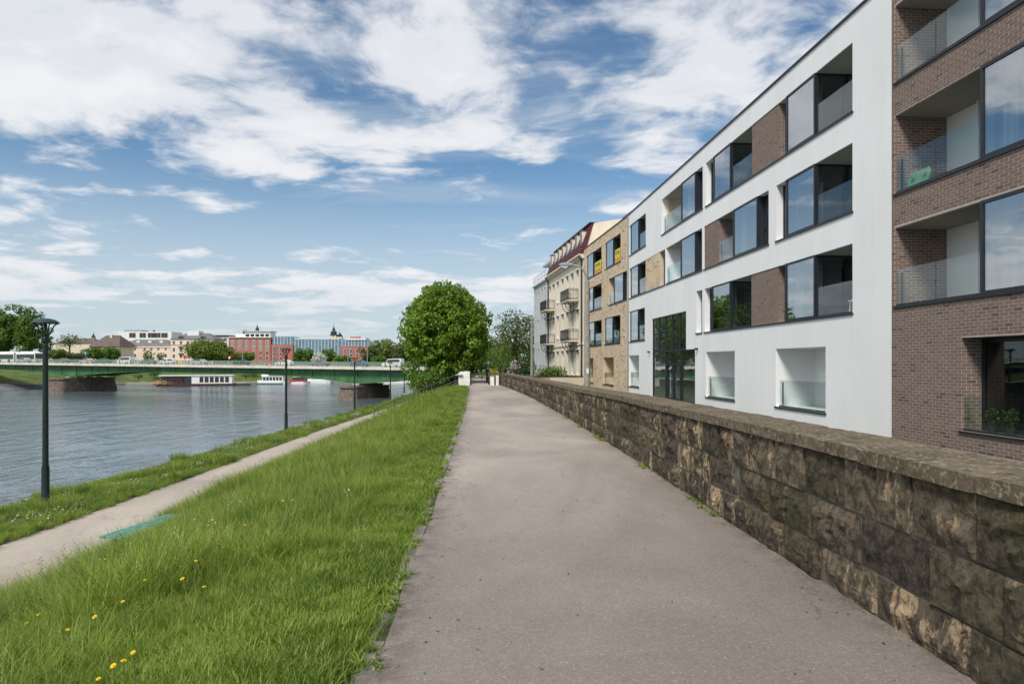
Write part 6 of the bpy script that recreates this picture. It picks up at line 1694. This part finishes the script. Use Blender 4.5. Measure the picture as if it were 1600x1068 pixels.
for px in (283.5, 317.5):
    p = at_Y(px, 527.5, Y - 1); mb = MB(); mb.prism([(1.6 * math.cos(a), 1.5 * math.sin(a)) for a in np.linspace(0, math.pi, 9)], lambda a, b, s: (p.x + a, s, zt + .35 + b), Y - 1.9, Y + 3); d_ = mb.build('dormer', [M['greyroof']], t)
    mb = MB(); mb.prism([(1.25 * math.cos(a), 1.15 * math.sin(a)) for a in np.linspace(0, math.pi, 9)], lambda a, b, s: (p.x + a, s, zt + .42 + b), Y - 1.95, Y - 1.905); mb.build('pane', [M['door_glass']], d_)
slab(t, at_Y(290, 0, Y).x, at_Y(308, 0, Y).x, Y + 2, Y + 8, zt + 2, HC + (HY - 516.5) / FPX * Y, 'roof_studio', 'whiteb')
t, x0, x1, zt = bld('apartment_house', 'white and grey flat-roofed block left of the red hotel', 330, 357, 525, 420, 'whiteb'); windows(t, 420, (337, 345, 352), (530.5, 537, 543), 2.2, 2.0); slab(t, x0 - .5, x1, 419.2, 434, zt, zt + .7, 'roof_slab', 'copper')
# red brick hotel: three wings
H = thing('brick_hotel', 'red brick hotel with white penthouse and blue glass wing across the river', 'building', (at_Y(465, 0, Y).x, Y, -.5), 'town houses across the river')
def hb(px0, px1, y0, y1, nm, m_, d0=0, dep=14): a, b = (px0 - CX) / FPX * Y, (px1 - CX) / FPX * Y; return slab(H, a, b, Y + d0, Y + d0 + dep, (HC + (HY - y1) / FPX * Y) if y1 else -.5, HC + (HY - y0) / FPX * Y, nm, m_)
hb(357, 423, 527.3, None, 'main_wing', 'brickred'); hb(358, 424, 526.3, 527.3, 'eaves', 'whiteb', -.6, 14)
hb(423.1, 457.5, 538, None, 'middle_wing', 'brickred', .4); hb(424, 457.5, 525.5, 537.9, 'glazed_storey', 'bluegl', .9, 12)
hb(457.6, 532, 529.5, None, 'glass_wing', 'bluegl', 1.2, 12); hb(532.1, 573.5, 541, None, 'end_wing', 'brickred', .2); hb(532.1, 573.5, 531, 540.9, 'glazed_storey', 'bluegl', .8, 12)
hb(424, 575, 528.8, 529.4, 'roof_edge', 'whiteb', .5, 13) if False else None
hb(381, 421, 517.5, 526.2, 'penthouse', 'whiteb', 1.2, 9); hb(366, 381, 521, 526.2, 'penthouse', 'whiteb', 2, 8); hb(378, 423, 516.5, 517.4, 'penthouse_roof', 'whiteb', .4, 11)
for k in range(5): hb(382.5 + k * 7.7, 388.3 + k * 7.7, 521.5, 525.5, 'penthouse_window', 'door_glass', 1.12, .07)
for px in list(np.arange(428, 458, 5)) + list(np.arange(460, 533, 5.2)): p = at_Y(px, 0, Y); slab(H, p.x - .12, p.x + .12, Y + (.8 if px < 458 else 1.1), Y + (.88 if px < 458 else 1.18), HC + (HY - (537.9 if px < 458 else 556)) / FPX * Y, HC + (HY - (526 if px < 458 else 530)) / FPX * Y, 'mullion', 'whiteb')
for px in np.arange(534, 573, 5.0): p = at_Y(px, 0, Y); slab(H, p.x - .12, p.x + .12, Y + .7, Y + .78, HC + (HY - 540.8) / FPX * Y, HC + (HY - 531.2) / FPX * Y, 'mullion', 'whiteb')
hb(540, 572, 528.2, 530.9, 'roof_edge', 'whiteb', .3, 10); hb(546, 559, 525.5, 528.1, 'roof_plant', 'brickred', 2, 6); hb(425, 530, 528, 529.4, 'roof_edge', 'whiteb', 1.4, 10)
hb(376, 380, 515, 521, 'roof_plant', 'copper', 3, 3)
windows(H, Y, (363.5, 374.5, 385.5, 396.5, 407), (534.8, 543.2), 1.7, 2.3, 'white', 'bluegl'); windows(H, Y, (396.5, 407, 417.5), (551, 559), 1.7, 2.0, 'white'); windows(H, Y + .4, (428.5, 439), (544, 552.5, 560), 1.5, 2.3, 'white'); windows(H, Y + .2, (539, 548.5, 558), (547.8, 555), 1.5, 2.2, 'white'); windows(H, Y, (417.5,), (534.8, 543.2), 1.7, 2.3, 'white', 'bluegl')
# church spires
def spire(label, px, base_y, top_y, Y, w):
    p = at_Y(px, base_y, Y); zt = HC + (HY - top_y) / FPX * Y; h = zt - p.z
    t = thing('church_tower', label, 'church tower', (p.x, Y, -.5), 'church towers on the skyline')
    slab(t, p.x - w, p.x + w, Y - w, Y + w, -.5, p.z + h * .12, 'shaft', 'cream2')
    mb = MB(); mb.lathe((p.x, Y, p.z + h * .12), [(w * 1.25, 0), (w * 1.3, h * .05), (w * .9, h * .12), (w * 1.05, h * .2), (w * .8, h * .3), (w * .35, h * .36), (w * .5, h * .42), (w * .3, h * .5), (w * .08, h * .6), (w * .03, h * .88)], 8); mb.build('helmet', [M['copper']], t)
spire('dark onion-domed church tower right of the glass wing', 521.5, 527, 503.5, 560, 2.6)
spire('small dark turret beside the onion-domed church tower', 531, 527, 516, 560, 2.0)
spire('slim dark spire rising over the red hotel penthouse', 402, 519, 503, 560, 1.5)
spire('tiny lantern turret over the roofs above the brown-roofed house', 146, 529, 517, 500, 1.2)
# parapet wall under the buildings on the far quay
far_wall = thing('quay_wall', 'pale stone retaining wall at the street edge across the river', 'wall', (-150, 300, -.5))
mb = MB(); mb.box(-330, -40, 318, 319, -1.5, 1.2); mb.build('wall_body', [M['pierstone']], far_wall); mb = MB(); mb.box(-330, -40, 317.8, 319.2, 1.202, 1.45); mb.build('coping', [M['bpale']], far_wall)
# trees across the river
def ft(name, label, px, ytop, Y, wpx, mat, seed, bottom_y=562, nb=26, per=None, leaf=None, shell=.5, lump=.3, brf=.34):
    p = at_Y(px, ytop, Y); rx = wpx / 2 / FPX * Y; zb = HC + (HY - bottom_y) / FPX * Y
    leaf = leaf or .0030 * Y; per = (per or max(3, 95 / rx * .5)) * 2.6
    tree(name, label, (p.x, Y, -.6), p.z, rx, mat, seed, nb, per, leaf, .3, zb, group='trees across the river', brf=brf, shell=shell, lump=lump, ry=min(rx, 7))
ft('riverside_tree', 'tall dense tree at the left edge of the picture', 2, 476, 262, 56, 'leaf_mid', 31, 560, 60, 9, .9)
ft('riverside_tree', 'tall rounded tree just left of the nearest park lamp', 44, 482, 262, 44, 'leaf_mid', 32, 558, 60, 9, .9)
ft('riverside_tree', 'small bright tree behind the nearest park lamp', 68, 508, 275, 30, 'leaf_yellow', 33, 562, 26)
ft('riverside_tree', 'slender thin-leaved tree before the cream house', 109, 519, 300, 40, 'leaf_olive', 34, 545, 30, 2.2, .7, .2, .45)
ft('riverside_tree', 'bushy olive tree above the bridge left of the blue sign', 92, 545, 285, 34, 'leaf_yellow', 35, 564)
ft('riverside_tree', 'pale flowering shrub-like tree beside the blue sign', 118, 550, 285, 30, 'leaf_olive', 36, 566)
ft('riverside_tree', 'green tree right of the blue sign', 146, 541, 300, 34, 'leaf_mid', 37, 564)
ft('riverside_tree', 'green tree covering the left end of the pink house', 174, 541, 310, 28, 'leaf_mid', 38, 564)
ft('riverside_tree', 'small airy tree before the low pink house', 231, 544, 330, 22, 'leaf_yellow', 39, 566, 18, 3)
ft('riverside_tree', 'smaller airy tree beside the corner of the tall pink house', 251, 549, 330, 16, 'leaf_mid', 40, 566, 16, 3)
ft('riverside_tree', 'broad leafy tree between the tall pink house and the red hotel', 322, 530, 320, 62, 'leaf_yellow', 41, 566, 50, 6)
ft('riverside_tree', 'low right shoulder tree of the broad leafy one', 352, 540, 322, 34, 'leaf_yellow', 42, 566, 26)
ft('riverside_tree', 'round dark tree before the red hotel', 383, 549, 330, 30, 'leaf_mid', 43, 568)
ft('riverside_tree', 'dark green tree before the glass wing', 474, 544, 330, 36, 'leaf_mid', 44, 570, 30)
ft('blossom_tree', 'white blossoming tree before the glass wing', 498, 549, 326, 32, 'leaf_blossom', 45, 572, 20, 4)
ft('riverside_tree', 'green tree right of the blossom tree', 514, 543, 332, 32, 'leaf_mid', 46, 570)
ft('riverside_tree', 'low green tree before the end wing of the hotel', 536, 555, 328, 28, 'leaf_mid', 47, 572)
ft('riverside_tree', 'olive tree at the right end of the hotel', 577, 541, 340, 34, 'leaf_olive', 48, 572)
ft('riverside_tree', 'tall pale green tree left of the round chestnut', 600, 531, 350, 44, 'leaf_yellow', 49, 572, 34)
ft('riverside_tree', 'leafy tree partly behind the round chestnut', 632, 529, 345, 44, 'leaf_olive', 50, 572, 34)
ft('riverside_tree', 'round bush-like tree over the right end of the bridge', 592, 554, 320, 26, 'leaf_mid', 51, 574)
# a wooded skyline that reads as one mass, behind the roofs
blobs = []
rr = random.Random(5)
for k in range(70):
    px = rr.uniform(-40, 700); q = at_Y(px, 560, 480); blobs.append(((q.x, 480 + rr.uniform(-10, 25), rr.uniform(2, 9)), (rr.uniform(5, 8),) * 2 + (rr.uniform(4, 7),)))
o = link('distant_trees', crown_mesh('distant_trees', blobs, 1.6, 1.6, M['leaf_mid'], 77)); tag(o, 'green mass of distant trees between the far roofs', kind='stuff')
for k, (px, py, s_) in enumerate([(62, 592, 2.2), (168, 590, 1.8), (205, 592, 1.4), (232, 589, 2.0), (376, 591, 1.6), (388, 588, 1.9), (20, 588, 2.6)]):
    p = on_z(px, py, -3.4 if k else -4.0)
    tree('bank_shrub', 'small green shrub on the far bank ' + ['beside the left pier', 'right of the left pier', 'midway between the left pier and the houseboat', 'left of the houseboat stern', 'right of the houseboat bow', 'left of the white tour boat', 'under the left end of the bridge'][k], (p.x, p.y + 4, -3.4), -3.0 + s_ * .9, s_ * 1.3, 'leaf_mid' if k % 2 else 'leaf_olive', 200 + k, 14, 26, .5, .08, -3.3, cat='shrub', group='shrubs on the far bank')
qb = thing('quay_block', 'dark concrete quay edge at left beside the left pier', 'quay', (-148, 203, -6))
mb = MB(); mb.hexa([(-190, 196, -7.5), (-136.5, 196, -7.5), (-136.5, 209, -7.5), (-190, 209, -7.5), (-190, 197, -3.9), (-150, 197, -4.3), (-139, 208, -4.9), (-190, 209, -3.6)]); mb.build('quay_body', [M['panelgrey']], qb)
mb = MB(); mb.hexa([(-190, 196.6, -3.88), (-151, 196.6, -4.28), (-151, 197.4, -4.28), (-190, 197.4, -3.88), (-190, 196.6, -3.7), (-151, 196.6, -4.1), (-151, 197.4, -4.1), (-190, 197.4, -3.7)]); mb.build('coping', [M['bpale']], qb)
# footpath along the far bank
mb = MB()
for i in range(3, 8):
    a, b = Vector(FB[i]), Vector(FB[i + 1]); na, nb_ = fb_normal(i), fb_normal(i + 1)
    mb.quad((a.x + na.x * 1.0, a.y + na.y * 1.0, -5.30), (b.x + nb_.x * 1.0, b.y + nb_.y * 1.0, -5.30), (b.x + nb_.x * 3.4, b.y + nb_.y * 3.4, -5.19), (a.x + na.x * 3.4, a.y + na.y * 3.4, -5.19))
pts_ = [Vector((-118.5, 262.5)), Vector((-110, 257)), Vector((-101, 252.5))]
o = mb.build('far_footpath', [M['asphalt_low']]); tag(o, kind='structure')
